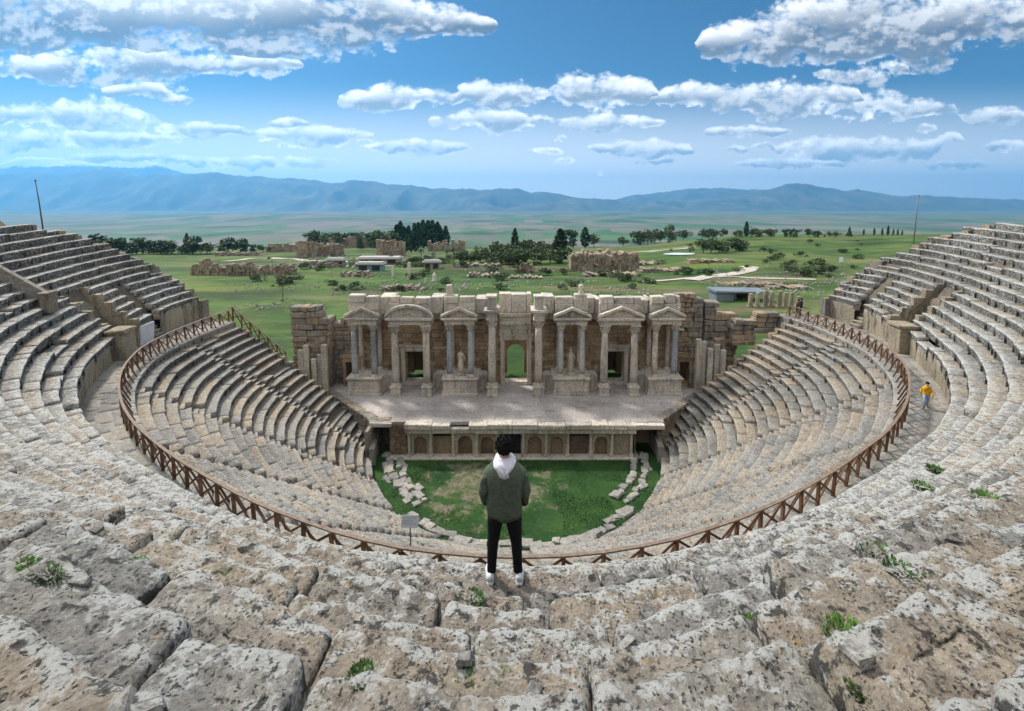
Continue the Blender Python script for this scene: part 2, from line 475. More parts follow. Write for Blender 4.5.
for w_ in range(len(edges) - 1):
    wm_ = (edges[w_] + edges[w_ + 1]) / 2
    root = tag(empty('seat_wedge', tuple(pol(20.0, wm_, -5.0))), WEDGE[w_], 'seating', 'wedges of the lower seating'); WED.append(root)
    for k in range(NLOW):
        rf = lambda p, k=k: low_r(k, p); zf = lambda p, k=k: low_z(k, p)
        t = (float(Rr(60.)) - .65 - RLOW) / NLOW + .05
        h = math.degrees(.5 / float(low_r(k, 0.)))
        acc = Acc()
        fill(acc, rf, zf, edges[w_] + (h if w_ else 0), edges[w_ + 1] - (h if w_ < len(edges) - 2 else 0), t, .485 if k else .56, .9, 2.3, 1.0, .022, .022)
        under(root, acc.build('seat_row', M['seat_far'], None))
for i_, a in enumerate(AISLES):
    acc = Acc()
    for k in range(NLOW):
        r = float(low_r(k, a)); t = (float(Rr(a)) - .65 - RLOW) / NLOW
        h = math.degrees(1.0 / 2 / float(low_r(k, 0.))) + .05
        for s in (0, 1):
            rf = lambda p, k=k, s=s, t=t: low_r(k, p) + s * t / 2
            zf = lambda p, k=k, s=s: low_z(k, p) - (0 if s else .24)
            acc.add(seat_block(rf, zf, a - h, a + h, t / 2, .26 if k or s else .38, 30, int(rng.integers(1, 1 << 30)), .8, rng.normal(0, .02), rng.normal(0, .02), rng.normal(0, .03)))
    under(WED[i_], acc.build('stairway', M['seat_far'], None))

# ---- upper bank
def up_end(k, sgn):
    """how far round each row of the ruined upper bank still stands"""
    rs = np.array([28, 29.9, 31.7, 34.5, 37.0, 38.6, 39.3, 39.8, 40.6, 44.0])
    ph = np.array([98.6, 98.4, 98.0, 96.0, 92.4, 88.0, 83.0, 75.0, 62.0, 40.0])
    r = float(up_r(k, 88.))
    p = float(np.interp(r, rs, ph))
    return sgn * (p + (1.6 if sgn > 0 else 0)) + rng.uniform(-.7, .7)

upper = tag(empty('upper_seating', (0, -35, 2)), 'upper half-circle bank of pale eroded stone seat rows rising from the walkway to the foreground', 'seating')
VOM = [(-81.8, -77.4), (80.4, 84.2)]            # the two passages cut through the lowest rows
STAIR = [(-88.6, -86.2), (92.0, 94.2)]
near_V, near_F = [], []; nn = 0
for k in range(22):
    rf = lambda p, k=k: up_r(k, p); zf = lambda p, k=k: up_z(k, p)
    a, b = up_end(k, -1), up_end(k, 1)
    gaps = sorted((list(VOM) if k < 6 else []) + (list(STAIR) if k < 5 else []))
    if k >= 18: a, b = max(a, -70), min(b, 70)
    for a_, b_ in spans(a, b, gaps):
        acc = Acc()
        fill(acc, rf, zf, a_, b_, .62, .5 if k else .42, .8, 1.75, 1.0 if k else .8, .032, .04, (), .03)
        if not acc.V: continue
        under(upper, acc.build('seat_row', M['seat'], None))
        V = np.concatenate(acc.V); F = np.concatenate(acc.F)
        keep = np.linalg.norm(V - CAM, axis=1) < 24
        fk = keep[F].all(1)
        near_V.append(V); near_F.append(F[fk] + nn); nn += len(V)
for a_, b_ in spans(PH0 - .3, PH1 + .3, sorted(VOM + STAIR)):
    acc = Acc()
    fill(acc, lambda p: up_r0(p) + .10, lambda p: up_z(0, p) - .36, a_, b_, .4, 2.3, .9, 1.5, .5, .004, .008, (), .012)
    under(upper, acc.build('podium_wall', M['podium'], None))
for g0, g1 in STAIR:
    acc = Acc(); mid = (g0 + g1) / 2
    for q in range(9):
        rf = lambda p, q=q: up_r0(p) - .25 + .3 * q
        zf = lambda p, q=q: .28 + .29 * q + 0 * p
        acc.add(seat_block(rf, zf, g0, g1, .3, .3, 30, int(rng.integers(1, 1 << 30)), .6))
    under(upper, acc.build('stairway', M['podium'], None))
BVH = BVHTree.FromPolygons([tuple(v) for v in np.concatenate(near_V)], [tuple(f) for f in np.concatenate(near_F)])
def drop(x, y, z=30.0):
    h = BVH.ray_cast(Vector((x, y, z)), Vector((0, 0, -1)))
    return h[0]

# rubble and earth core under both banks, so that joints between the stones are closed
def core(name, rs, zs, p0, p1, parent, m):
    ph = np.linspace(p0, p1, 200)
    V = np.stack([pol(r(ph), ph, z(ph)) for r, z in zip(rs, zs)], 1)
    n = len(rs)
    ii = np.arange(199)[:, None] * n + np.arange(n - 1)[None, :]
    F = np.stack([ii, ii + 1, ii + n + 1, ii + n], -1).reshape(-1, 4)
    return under(parent, mesh(name, V.reshape(-1, 3), F, m, None))
M['earth'] = plain('earth_and_rubble', (.12, .10, .075), .95, .35, 3)
core('foundation', [lambda p: RL(p) + .25, lambda p: RL(p) + .25, lambda p: Rr(p) - .4],
     [lambda p: -11.5 + 0 * p, lambda p: ZLOW - .4 + 0 * p, lambda p: -.42 + 0 * p], PH0 + .2, PH1 - .2, WED[4], M['earth'])
def kk_fn(k): return [lambda p, k=k: up_r(k, p) + .2, lambda p, k=k: up_z(k, p) - .42]
ks = [0, 2, 4, 6]
core('foundation', [lambda p: up_r0(p) + .45] + [kk_fn(k)[0] for k in (6, 10, 14, 17)],
     [lambda p: -.2 + 0 * p] + [kk_fn(k)[1] for k in (6, 10, 14, 17)], -84, 84, upper, M['earth'])
core('foundation', [kk_fn(k)[0] for k in (17, 21)], [kk_fn(k)[1] for k in (17, 21)], -60, 60, upper, M['earth'])
for s, e0, e1 in ((-1, -84, -97.6), (1, 84, 99.6)):
    core('foundation', [lambda p: up_r0(p) + .5, lambda p: up_r(2, p) + .2, lambda p: np.where(np.abs(p) > 93, up_r(7, p), up_r(10, p))],
         [lambda p: -.2 + 0 * p, lambda p: up_z(2, p) - .5, lambda p: np.where(np.abs(p) > 93, up_z(7, p), up_z(10, p)) - .5], e0, e1, upper, M['earth'])

# retaining walls that close the ends of both banks
def end_wall(phi, sgn, par):
    mb = MB()
    d = pol(1.0, phi); tq = np.array([d[1], -d[0], 0]) * sgn
    def slab(r0, r1, z1, z0=-11.0):
        V = []
        for r in (r0, r1):
            for z in (z0, z1):
                for th in (0, .5): p = d * r + tq * th; V.append((p[0], p[1], z))
        F = [(0, 1, 3, 2), (4, 6, 7, 5), (0, 4, 5, 1), (2, 3, 7, 6), (0, 2, 6, 4), (1, 5, 7, 3)]
        mb.add(V, F)
    for k in range(NLOW):
        slab(float(low_r(k, phi)) + .02, float(low_r(k + 1, phi)) - .02, float(low_z(k, phi)) + rng.uniform(-.25, .1))
    return under(par, mb.build('end_wall', M['ruin'], None, rough=.05))
end_wall(PH0, 1, WED[0]); end_wall(PH1, -1, WED[-1])
def end_wall_up(phi, sgn):
    mb = MB(); d = pol(1.0, phi); tq = np.array([d[1], -d[0], 0]) * sgn
    for k in range(17):
        r0 = float(up_r(k, 88. * (1 if phi > 0 else -1)))
        pe = up_end(k, 1 if phi > 0 else -1); de = pol(1.0, pe); te = np.array([de[1], -de[0], 0]) * sgn
        V = []
        for r in (r0 + .05, r0 + .62):
            for z in (-9.0, float(up_z(k, 88.)) + rng.uniform(-.5, -.1)):
                for th in (-.2, .45): p = de * r + te * th; V.append((p[0], p[1], z))
        mb.add(V, [(0, 1, 3, 2), (4, 6, 7, 5), (0, 4, 5, 1), (2, 3, 7, 6), (0, 2, 6, 4), (1, 5, 7, 3)])
    return under(upper, mb.build('end_wall', M['ruin'], None, rough=.08))
end_wall_up(PH0, 1); end_wall_up(PH1, -1)

# ---- the walkway between the two banks
acc = Acc()
for q in range(5):
    rf = lambda p, q=q: Rr(p) - .65 + (up_r0(p) + .25 - Rr(p) + .65) * q / 5
    zf = lambda p: 0.0 * p
    fill(acc, rf, zf, PH0 - .2, PH1 + .2, .62, .5, .6, 1.5, .45, .008, .01, (), .01)
walk = acc.build('walkway', M['pave'], None); tag(walk, kind='structure')

# ---- passages: side walls, arch and pier
def passage(name, g0, g1, label, sgn):
    root = tag(empty(name, tuple(pol(float(up_r0((g0 + g1) / 2)) + 1.5, (g0 + g1) / 2, 0.0))), label, 'passage')
    for ph, s in ((g0, -1), (g1, 1)):
        mb = MB(); d = pol(1.0, ph); tq = pol(1.0, ph + 90) * -s
        rr0 = float(up_r0(ph)) - .02
        for q in range(5):
            r0 = rr0 + .8 * q; z1 = float(up_z(min(5, max(0, 1.34 * q)), ph)) + .18 + rng.uniform(-.08, .08)
            zz = 0
            while zz < z1 - .2:
                h = min(.62, z1 - zz)
                V = []
                for r in (r0, r0 + .79):
                    for z in (zz, zz + h - .01):
                        for th in (-.02, .42): p = d * r + tq * -th; V.append((p[0], p[1], z))
                mb.add(np.array(V) + rng.uniform(-.02, .02, (8, 3)), [(0, 1, 3, 2), (4, 6, 7, 5), (0, 4, 5, 1), (2, 3, 7, 6), (0, 2, 6, 4), (1, 5, 7, 3)])
                zz += h
        under(root, mb.build('side_wall', M['podium'], None, rough=.03))
    # arched mouth at the back of the cut
    mid = (g0 + g1) / 2; rb = float(up_r0(mid)) + 3.3
    wdt = rb * rad(g1 - g0)
    mb = MB()
    hw = wdt / 2; aw = .62; sp = 1.45; top = 3.9
    arc = [(aw * math.cos(t), sp + aw * math.sin(t)) for t in np.linspace(0, PI, 9)]
    inner = [(aw, 0.0)] + arc + [(-aw, 0.0)]
    outer = [(hw, 0.0)] + [(hw * .98 * max(.2, math.cos(t)) if 0 else hw * math.cos(t), sp + (top - sp) * abs(math.sin(t)) ** .6) for t in np.linspace(0, PI, 9)] + [(-hw, 0.0)]
    n = len(inner)
    V = [(x, y, z) for y in (0, .55) for poly in (inner, outer) for x, z in poly]
    F = []
    for i in range(n - 1):
        F += [(i, i + 1, n + i + 1, n + i), (2 * n + i, 3 * n + i, 3 * n + i + 1, 2 * n + i + 1), (i, 2 * n + i, 2 * n + i + 1, i + 1), (n + i, n + i + 1, 3 * n + i + 1, 3 * n + i)]
    mb.add(V, F)
    mb.add([(-aw, 1.6, 0), (aw, 1.6, 0), (aw, 1.6, 2.2), (-aw, 1.6, 2.2)], [(0, 1, 2, 3)])
    o = mb.build('arch', M['ruin'], None, rough=.07)
    p = pol(rb, mid, 0.0)
    o.parent = root; o.matrix_parent_inverse = Matrix.Translation(-Vector(root.location))
    o.location = p; o.rotation_euler = (0, 0, rad(mid))
    # short pier standing at the mouth, on the side nearer the middle of the bank
    ph = g1 + 1.0 if sgn < 0 else g0 - 1.0
    rp = float(up_r0(ph)) - .15
    mb = MB(); mb.box(-.75, .75, -.55, .55, 0, 1.9, .03, .04); mb.box(-.85, .85, -.65, .65, 1.9, 2.15, .03, .04)
    o = mb.build('pier', M['podium'], None, rough=.04)
    o.parent = root; o.matrix_parent_inverse = Matrix.Translation(-Vector(root.location)); o.location = pol(rp, ph, 0.0); o.rotation_euler = (0, 0, rad(ph))
    return root
passage('passage', *VOM[0], 'arched stone passage with square piers cutting through the lowest upper rows, left of the stage', -1)
passage('passage', *VOM[1], 'arched stone passage with square piers cutting through the lowest upper rows, right of the stage', 1)

# slanted parapet higher up on the left, with its little brick-filled doorway
ph = -73.0; 
root = tag(empty('stair_parapet', tuple(pol(33.4, ph, 0))), 'slanted stone parapet with a small brown doorway among the left upper rows', 'parapet')
mb = MB(); d = pol(1.0, ph - 0.5); tq = pol(1.0, ph + 90)
rA, rB = 32.4, 36.2
zA, zB = float(up_z((rA - float(up_r0(ph))) / .6, ph)), float(up_z((rB - float(up_r0(ph))) / .6, ph))
V = []
for r, z in ((rA, zA), (rB, zB)):
    for zz in (z - 1.0, z + (.75 if r == rA else .45)):
        for th in (0, .4): p = d * r + tq * th; V.append((p[0], p[1], zz))
mb.add(V, [(0, 1, 3, 2), (4, 6, 7, 5), (0, 4, 5, 1), (2, 3, 7, 6), (0, 2, 6, 4), (1, 5, 7, 3)])
under(root, mb.build('parapet_wall', M['pave'], None))
mb = MB(); mb.box(-.5, .5, -.1, .4, -.4, .8, .02, .03); mb.box(-.56, .56, -.14, .4, .8, .92, .02, .03)
o = mb.build('door_block', M['podium'], None); o.parent = root; o.matrix_parent_inverse = Matrix.Translation(-Vector(root.location)); o.location = pol(rA - .1, ph + .9, zA); o.rotation_euler = (0, 0, rad(ph + .9))
mb = MB(); mb.box(-.36, .36, -.13, -.101, 0, .74)
o2 = mb.build('doorway', plain('red_brown_infill', (.17, .085, .05), .9, .3, 5), None); o2.parent = root; o2.matrix_parent_inverse = Matrix.Translation(-Vector(root.location)); o2.location = o.location; o2.rotation_euler = o.rotation_euler

# pale marble slab leaning on the podium wall, left
ph = -83.8
slab = MB(); slab.box(-.85, .85, -.06, .06, 0, 1.55, .015, .02)
o = slab.build('marble_slab', plain('white_marble_slab', (.55, .56, .57), .6, .12, 2), None, loc=tuple(pol(float(up_r0(ph)) - .12, ph, .02)))
o.rotation_euler = (rad(-4), 0, rad(ph)); tag(o, 'pale upright marble slab leaning against the walkway wall left of the stage', 'slab')

# ---- wooden fence round the inner edge of the walkway
fence = tag(empty('wooden_fence', (0, -28.08, 0)), 'long curved brown wooden fence with crossed braces along the inner edge of the walkway', 'fence')
phs = [-98.0]
while phs[-1] < 102.0: phs.append(phs[-1] + math.degrees(1.14 * 1.02 / float(Rr(phs[-1]))) * (1.8 / 1.8))
phs = np.array(phs)
NP = len(phs)
phs = np.linspace(-98, 102.5, min(NP, 88))
tops = []
def beam(mb, a, b, w, h, tint=None):
    a = np.array(a, float); b = np.array(b, float); d = b - a; d /= np.linalg.norm(d)
    ref = np.array([0, 0, 1.0]) if abs(d[2]) < .95 else np.array([1.0, 0, 0])
    s = np.cross(d, ref); s /= np.linalg.norm(s); u = np.cross(s, d)
    V = [p + s * sx * w / 2 + u * su * h / 2 for p in (a, b) for sx in (-1, 1) for su in (-1, 1)]
    mb.add(V, [(0, 2, 3, 1), (4, 5, 7, 6), (0, 1, 5, 4), (2, 6, 7, 3), (0, 4, 6, 2), (1, 3, 7, 5)], tint)
P_post = [pol(float(Rr(p)), float(p), 0.0) for p in phs]
for i, p in enumerate(P_post):
    mb = MB(); mb.box(-.05, .05, -.05, .05, -.06, 1.02 + rng.uniform(-.02, .02))
    o = mb.build('post', M['wood'], None, loc=tuple(p)); o.rotation_euler = (rng.normal(0, .03), rng.normal(0, .03), rad(phs[i]))
    o.parent = fence; o.matrix_parent_inverse = Matrix.Translation(-Vector(fence.location))
    d = pol(1.0, float(phs[i]))
    mb = MB(); beam(mb, p - d * .06 + [0, 0, .93], p - d * .62 + [0, 0, -.45], .05, .07)
    under(fence, mb.build('strut', M['wood'], None))
for i in range(len(P_post) - 1):
    a, b = P_post[i], P_post[i + 1]
    d = pol(1.0, float(phs[i] + phs[i + 1]) / 2) * .03
    mb = MB()
    j_ = rng.normal(0, .03, 4); beam(mb, a + d + [0, 0, .95 + j_[0]], b + d + [0, 0, .10 + j_[1]], .03, .07 + .01 * rng.random()); beam(mb, a - d + [0, 0, .10 + j_[2]], b - d + [0, 0, .95 + j_[3]], .03, .07 + .01 * rng.random())
    under(fence, mb.build('cross_brace', M['wood'], None))
V = []; n = len(P_post)
for i, p in enumerate(P_post):
    d = pol(1.0, float(phs[i])); zc = 1.045 + rng.normal(0, .008)
    for u_, v_ in ((-.06, -.025), (.06, -.025), (.06, .025), (-.06, .025)): V.append(p + d * u_ + [0, 0, zc + v_])
F = [(i * 4 + k, i * 4 + (k + 1) % 4, i * 4 + 4 + (k + 1) % 4, i * 4 + 4 + k) for i in range(n - 1) for k in range(4)] + [(3, 2, 1, 0), tuple((n - 1) * 4 + k for k in range(4))]
under(fence, mesh('top_rail', V, F, M['wood_grey'], None, False))
# the fence that steps down the broken end of the left bank
fr = tag(empty('wooden_fence', tuple(pol(26.0, -99.3, -1.2))), 'short brown wooden fence stepping down the broken end of the left seat bank', 'fence')
pts = [np.append(pol(r, -99.0 - .05 * i)[:2], 0.2 - (27.4 - r) * .80) for i, r in enumerate(np.linspace(27.4, 22.2, 7))]
for i, p in enumerate(pts):
    mb = MB(); mb.box(-.05, .05, -.05, .05, -.3, 1.1); under(fr, mb.build('post', M['wood'], None)).location = p
    if i:
        a, b = pts[i - 1], p; mb = MB()
        beam(mb, a + [0, 0, 1.0], b + [0, 0, .1], .04, .08); beam(mb, a + [.06, 0, .1], b + [.06, 0, 1.0], .04, .08)
        under(fr, mb.build('cross_brace', M['wood'], None))
mb = MB(); beam(mb, pts[0] + [0, 0, 1.1], pts[-1] + [0, 0, 1.1], .14, .06); under(fr, mb.build('top_rail', M['wood_grey'], None))
# ================================================================== GROUND
DT = np.array([0, 40, 60, 100, 150, 200, 300, 400, 480, 560, 900, 1700, 3000, 9000, 60000.])
DD = np.array([18.6, 18.8, 19.0, 20.2, 22.2, 24.4, 30.3, 38.0, 43.6, 58, 120, 190, 205, 212, 215.])
def gz(X, Y):
    """height of the land outside the theatre"""
    X = np.asarray(X, float); Y = np.asarray(Y, float)
    D = Y - CAM[1]
    dep = np.interp(D, DT, DD)
    a = X / np.maximum(D, 40)
    z = CAM[2] - dep
    right = sstep(.15, .55, a) * sstep(120, 450, D) * (1 - sstep(600, 1500, D))
    z = z + 13.0 * right
    left = sstep(-.25, -.8, a) * sstep(80, 300, D) * (1 - sstep(500, 900, D))
    z = z - 2.0 * left
    P = np.stack([X, Y, 0 * X], -1)
    nearw = 1 - sstep(500, 900, D)
    z = z + nearw * (1.1 * vnoise(P / 38.0, 3) * sstep(60, 130, D) + .25 * vnoise(P / 7.0, 4) * sstep(50, 80, D))
    far = sstep(1500, 3000, D)
    hills = np.clip(fbm(P / 1400.0, 3, 8) + .15, 0, 2) * 70 * sstep(.1, -.7, a) * sstep(4500, 6500, D) * (1 - sstep(9500, 12500, D))
    z = z + far * (hills + 2.5 * vnoise(P / 500., 6))
    # the hillside the theatre is dug into
    hill = sstep(32, 46, np.hypot(X, Y)) * (1 - sstep(-6, 26, Y)) * (1 - sstep(70, 200, np.abs(X)))
    z = z + hill * np.where(Y < -20, 13, 10.5)
    # the hollow itself
    bowl = (np.hypot(X, Y) < 44) & (Y < 3.5) | (np.abs(X) < 19.5) & (Y < 8.5) & (Y > -40)
    return np.where(bowl, -13.0, z)
def axis(a0, a1, s0, s1, far, g=1.12):
    v = [0.0]
    while v[-1] < a0: v.append(v[-1] + s0)
    while v[-1] < a1: v.append(v[-1] + s1)
    while v[-1] < far: v.append(v[-1] + (v[-1] - a1 + 40) * (g - 1) + s1)
    return np.array(v)
xp = axis(60, 260, 2.0, 5.0, 60000)
xs = np.concatenate([-xp[:0:-1], xp])
yp = axis(60, 480, 2.0, 4.0, 60000)
ys = np.concatenate([-np.array([260, 180, 120, 90, 70, 60, 52, 48, 44, 40, 32, 24, 16, 10, 6, 3.]), yp])
GX, GY = np.meshgrid(xs, ys)
GZ = gz(GX, GY)
nx, ny = len(xs), len(ys)
ii = np.arange(ny - 1)[:, None] * nx + np.arange(nx - 1)[None, :]
gF = np.stack([ii, ii + 1, ii + nx + 1, ii + nx], -1).reshape(-1, 4)
SHR = None
def ground_mat():
    m = NT('ground_cover'); P = m.pos()
    sp_ = m.n('ShaderNodeSeparateXYZ'); m.L(P, sp_.inputs[0]); Y = sp_.outputs[1]
    # meadow near the theatre
    a = m.noise(P, .05, 7, .72); b = m.noise(P, .5, 8, .75); c = m.noise(m.scale(P, (1, .5, 1)), .018, 5, .6, .6)
    f = m.math('ADD', m.math('MULTIPLY', a, .5), m.math('ADD', m.math('MULTIPLY', b, .25), m.math('MULTIPLY', c, .35)))
    g = m.ramp(f, [(.34, (.014, .028, .010)), (.45, (.032, .064, .015)), (.54, (.052, .098, .022)), (.62, (.095, .125, .034)), (.74, (.18, .16, .07))])
    dry = m.ss(m.noise(m.shift(m.scale(P, (.4, 1.5, 1)), (40, 9, 0)), .026, 7, .66, .4), .50, .62)
    g = m.mix(m.math('MULTIPLY', dry, .8), g, (.15, .12, .07))
    yel = m.ss(m.noise(m.shift(m.scale(P, (.5, 1.3, 1)), (4, 90, 0)), .021, 6, .62, .4), .54, .66)
    g = m.mix(m.math('MULTIPLY', yel, .7), g, (.13, .14, .03))
    dk = m.ss(m.noise(m.shift(m.scale(P, (.4, 1.6, 1)), (300, 9, 0)), .05, 7, .7, .4), .55, .64)
    g = m.mix(m.math('MULTIPLY', dk, .65), g, (.025, .05, .018))
    st = m.ss(m.noise(m.shift(P, (3, 7, 0)), .45, 8, .75), .64, .70)
    st = m.math('MULTIPLY', st, m.ss(m.noise(m.shift(P, (90, 7, 0)), .03, 4, .6), .45, .58))
    g = m.mix(m.math('MULTIPLY', st, .7), g, (.36, .34, .31))
    g = m.mix(1.0, g, m.ramp(m.noise(m.scale(P, (.5, 1.2, 1)), .035, 6, .68, .5), [(.36, (.5, .55, .5)), (.5, (.95, 1.0, .9)), (.64, (1.35, 1.36, 1.1))]), 'MULTIPLY')
    # the plain: parcels
    v = m.n('ShaderNodeTexVoronoi'); m.L(m.scale(P, (.0026, .0013, 0)), v.inputs['Vector']); v.inputs['Scale'].default_value = 1.0
    vs = m.n('ShaderNodeSeparateColor'); m.L(v.outputs['Color'], vs.inputs[0])
    v2 = m.n('ShaderNodeTexVoronoi'); m.L(m.scale(P, (.0009, .00045, 0)), v2.inputs['Vector'])
    vs2 = m.n('ShaderNodeSeparateColor'); m.L(v2.outputs['Color'], vs2.inputs[0])
    big = m.noise(P, .00035, 4, .6)
    q = m.math('ADD', m.math('MULTIPLY', vs.outputs[0], .45), m.math('ADD', m.math('MULTIPLY', vs2.outputs[0], .25), m.math('MULTIPLY', big, .45)))
    pl = m.ramp(q, [(.22, (.045, .10, .035)), (.38, (.08, .15, .05)), (.5, (.12, .19, .07)), (.58, (.17, .16, .10)), (.7, (.26, .21, .15)), (.85, (.20, .15, .12))])
    bare = m.ss(m.noise(m.scale(P, (.5, 1, 1)), .0007, 5, .6, .5), .5, .62)
    pl = m.mix(m.math('MULTIPLY', bare, .55), pl, (.17, .13, .115))
    vil = m.ss(m.noise(m.shift(P, (500, 0, 0)), .006, 6, .7), .68, .74)
    pl = m.mix(m.math('MULTIPLY', vil, m.ss(Y, 3000, 5000, 0, .5)), pl, (.45, .42, .40))
    wood = m.ss(m.noise(m.shift(P, (0, 900, 0)), .0016, 6, .65), .57, .64)
    pl = m.mix(m.math('MULTIPLY', wood, .7), pl, (.025, .045, .025))
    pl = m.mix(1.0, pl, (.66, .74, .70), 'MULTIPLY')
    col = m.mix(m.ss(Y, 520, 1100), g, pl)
    return m.done(col, .95, m.bump(m.noise(P, 1.3, 6, .7), .6, .25))
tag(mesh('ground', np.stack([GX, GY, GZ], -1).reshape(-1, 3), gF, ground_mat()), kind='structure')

# sight lines from the photographer to the land: returns the point where a landmark stands
_D = np.geomspace(48, 20000, 9000)
def look(px, py):
    u = (px - 512) / 480; v = (py - 262.9) / 480; th = rad(7)
    fw = math.cos(th) - v * math.sin(th)
    return u / fw, (math.sin(th) + v * math.cos(th)) / fw
def site(px, py, dmin=52, dmax=20000):
    a, b = look(px, py)
    D = _D[(_D >= dmin) & (_D <= dmax)]
    X = CAM[0] + a * D; Y = CAM[1] + D
    g = (CAM[2] - b * D) - gz(X, Y)
    i = np.where(g <= 0)[0]
    k = i[0] if len(i) else int(np.argmin(g))
    return np.array([X[k], Y[k], float(gz(X[k], Y[k]))]), float(D[k])
def px_m(D): return D / 480.0        # metres per photo pixel at distance D

# ---- mountains
def ridge(name, prof, d0, d1, d2, zfoot, jag, seed, m):
    pxs = np.array([p[0] for p in prof], float); pys = np.array([p[1] for p in prof], float)
    X = np.linspace(pxs[0], pxs[-1], 420)
    yv = np.interp(X, pxs, pys)
    ab = np.array([look(x, y) for x, y in zip(X, yv)])
    rows = []
    fr = np.linspace(0, 1, 26)
    for t in fr:
        D = d0 + (d1 - d0) * t
        zr = CAM[2] - ab[:, 1] * d1
        lat = ab[:, 0] * D
        P = np.stack([lat, np.full_like(lat, D), 0 * lat], -1)
        n = fbm(P / 2600., 5, seed, .55); n2 = 1 - np.abs(fbm(P / np.array([1500., 4200., 1]), 4, seed + 9, .55))
        z = zfoot + (zr - zfoot) * (t ** 1.25) + jag * 1.5 * (n * .5 + (n2 - .6) * .9) * 4 * t * (1 - t) + jag * .22 * t * t * fbm(P / 700., 5, seed + 3, .6)
        rows.append(np.stack([CAM[0] + lat, CAM[1] + P[:, 1], z], -1))
    zr = rows[-1][:, 2]
    rows.append(np.stack([CAM[0] + ab[:, 0] * d2, np.full(420, CAM[1] + d2), zfoot + 0 * zr], -1))
    V = np.stack(rows, 0); nr, nc = V.shape[:2]
    ii = np.arange(nr - 1)[:, None] * nc + np.arange(nc - 1)[None, :]
    F = np.stack([ii, ii + 1, ii + nc + 1, ii + nc], -1).reshape(-1, 4)
    return tag(mesh(name, V.reshape(-1, 3), F, m), kind='structure')
def mountain_mat(name, snow=0):
    m = NT(name); P = m.pos()
    a = m.noise(P, .0012, 8, .65)
    c = m.ramp(a, [(.35, (.05, .06, .04)), (.55, (.10, .10, .065)), (.7, (.17, .15, .11))])
    if snow:
        sp_ = m.n('ShaderNodeSeparateXYZ'); m.L(P, sp_.inputs[0])
        h = m.math('ADD', sp_.outputs[2], m.math('MULTIPLY', a, 700))
        c = m.mix(m.ss(h, snow, snow + 160), c, (.8, .82, .85))
    return m.done(c, .95)
MT = mountain_mat('mountain_slopes'); MS = mountain_mat('snowy_mountain_slopes', 2060)
ridge('mountains', [(-260, 174), (-80, 165), (0, 163), (30, 158), (60, 158), (90, 163), (115, 167), (135, 166), (146, 160), (156, 161), (170, 170), (200, 174), (240, 176), (300, 182), (420, 190), (520, 197)], 19000, 24000, 31000, -240, 420, 61, MS)
ridge('mountains', [(-300, 184), (-120, 178), (0, 174), (40, 173), (75, 171), (96, 167), (118, 170), (140, 175), (165, 174), (205, 172), (250, 175), (285, 178), (310, 181), (345, 182), (372, 181), (400, 183), (440, 187), (470, 188), (492, 188), (515, 190), (545, 193), (580, 197), (620, 202), (680, 207), (760, 210)], 14000, 17500, 22000, -260, 330, 71, MT)
ridge('mountains', [(540, 209), (580, 204), (620, 198), (650, 194), (690, 189), (722, 187), (748, 190), (800, 194), (900, 199), (980, 202), (1100, 206), (1250, 208)], 19000, 22500, 28000, -240, 260, 81, MT)
ridge('mountains', [(600, 211), (660, 204), (700, 198), (740, 193), (770, 189), (795, 184), (815, 186), (845, 190), (872, 191), (900, 195), (940, 198), (985, 199), (1024, 199), (1120, 203), (1300, 208)], 14500, 17500, 22000, -250, 260, 91, MT)

# ---- haze over the plain: one closed box of even air round everything
hz_m = bpy.data.materials.new('valley_air'); hz_m.use_nodes = True
hn = hz_m.node_tree; hn.nodes.clear()
ho = hn.nodes.new('ShaderNodeOutputMaterial'); hv = hn.nodes.new('ShaderNodeVolumePrincipled')
hn.links.new(hv.outputs[0], ho.inputs['Volume'])
hv.inputs['Color'].default_value = (.17, .55, 1.0, 1); hv.inputs['Density'].default_value = HAZE_DENSITY; hv.inputs['Anisotropy'].default_value = .5
mb = MB(); mb.box(-45000, 45000, -600, 33000, -330, 1900)
if HAZE_DENSITY > 0:
    tag(mb.build('haze', hz_m), kind='stuff')

# ---- orchestra
def lawn_mat():
    m = NT('orchestra_grass'); P = m.pos()
    a = m.noise(P, .35, 6, .6, .3); b = m.noise(P, 3.5, 7, .7)
    f = m.math('ADD', m.math('MULTIPLY', a, .6), m.math('MULTIPLY', b, .4))
    g = m.ramp(f, [(.36, (.012, .038, .010)), (.5, (.022, .062, .014)), (.64, (.042, .088, .020))])
    d = m.n('ShaderNodeVectorMath', operation='DISTANCE'); m.L(m.scale(P, (1, 1.05, 0)), d.inputs[0]); d.inputs[1].default_value = (-2.6, -6.0, 0)
    dm = m.math('ADD', m.math('MULTIPLY', m.noise(P, .55, 8, .72, .4), 15), m.math('MULTIPLY', d.outputs['Value'], -.62))
    g = m.mix(m.ss(dm, 4.4, 6.2, 0, .8), g, m.mix(m.ss(m.noise(P, 1.7, 6, .7), .4, .6), (.20, .165, .125), (.085, .095, .04)))
    return m.done(g, .95, m.bump(b, .8, .08))
ph = np.linspace(-90, 90, 61)
V = [(0, -.9, ZORC)]; F = []
n_r = 14
for i in range(1, n_r + 1):
    for p in np.linspace(-100, 100, 81):
        q = pol(float(RL(p)) + .5, p, ZORC) * (i / n_r); q[2] = ZORC
        q[1] = min(q[1], -1.2)
        V.append(q)
for k in range(80): F.append((0, 1 + k, 2 + k))
for i in range(n_r - 1):
    for k in range(80):
        a = 1 + i * 81 + k; F.append((a, a + 81, a + 82, a + 1))
V = np.array(V, float); V[:, 2] += .05 * vnoise(V * .9, 5)
tag(mesh('orchestra_lawn', V, F, lawn_mat()), kind='structure')
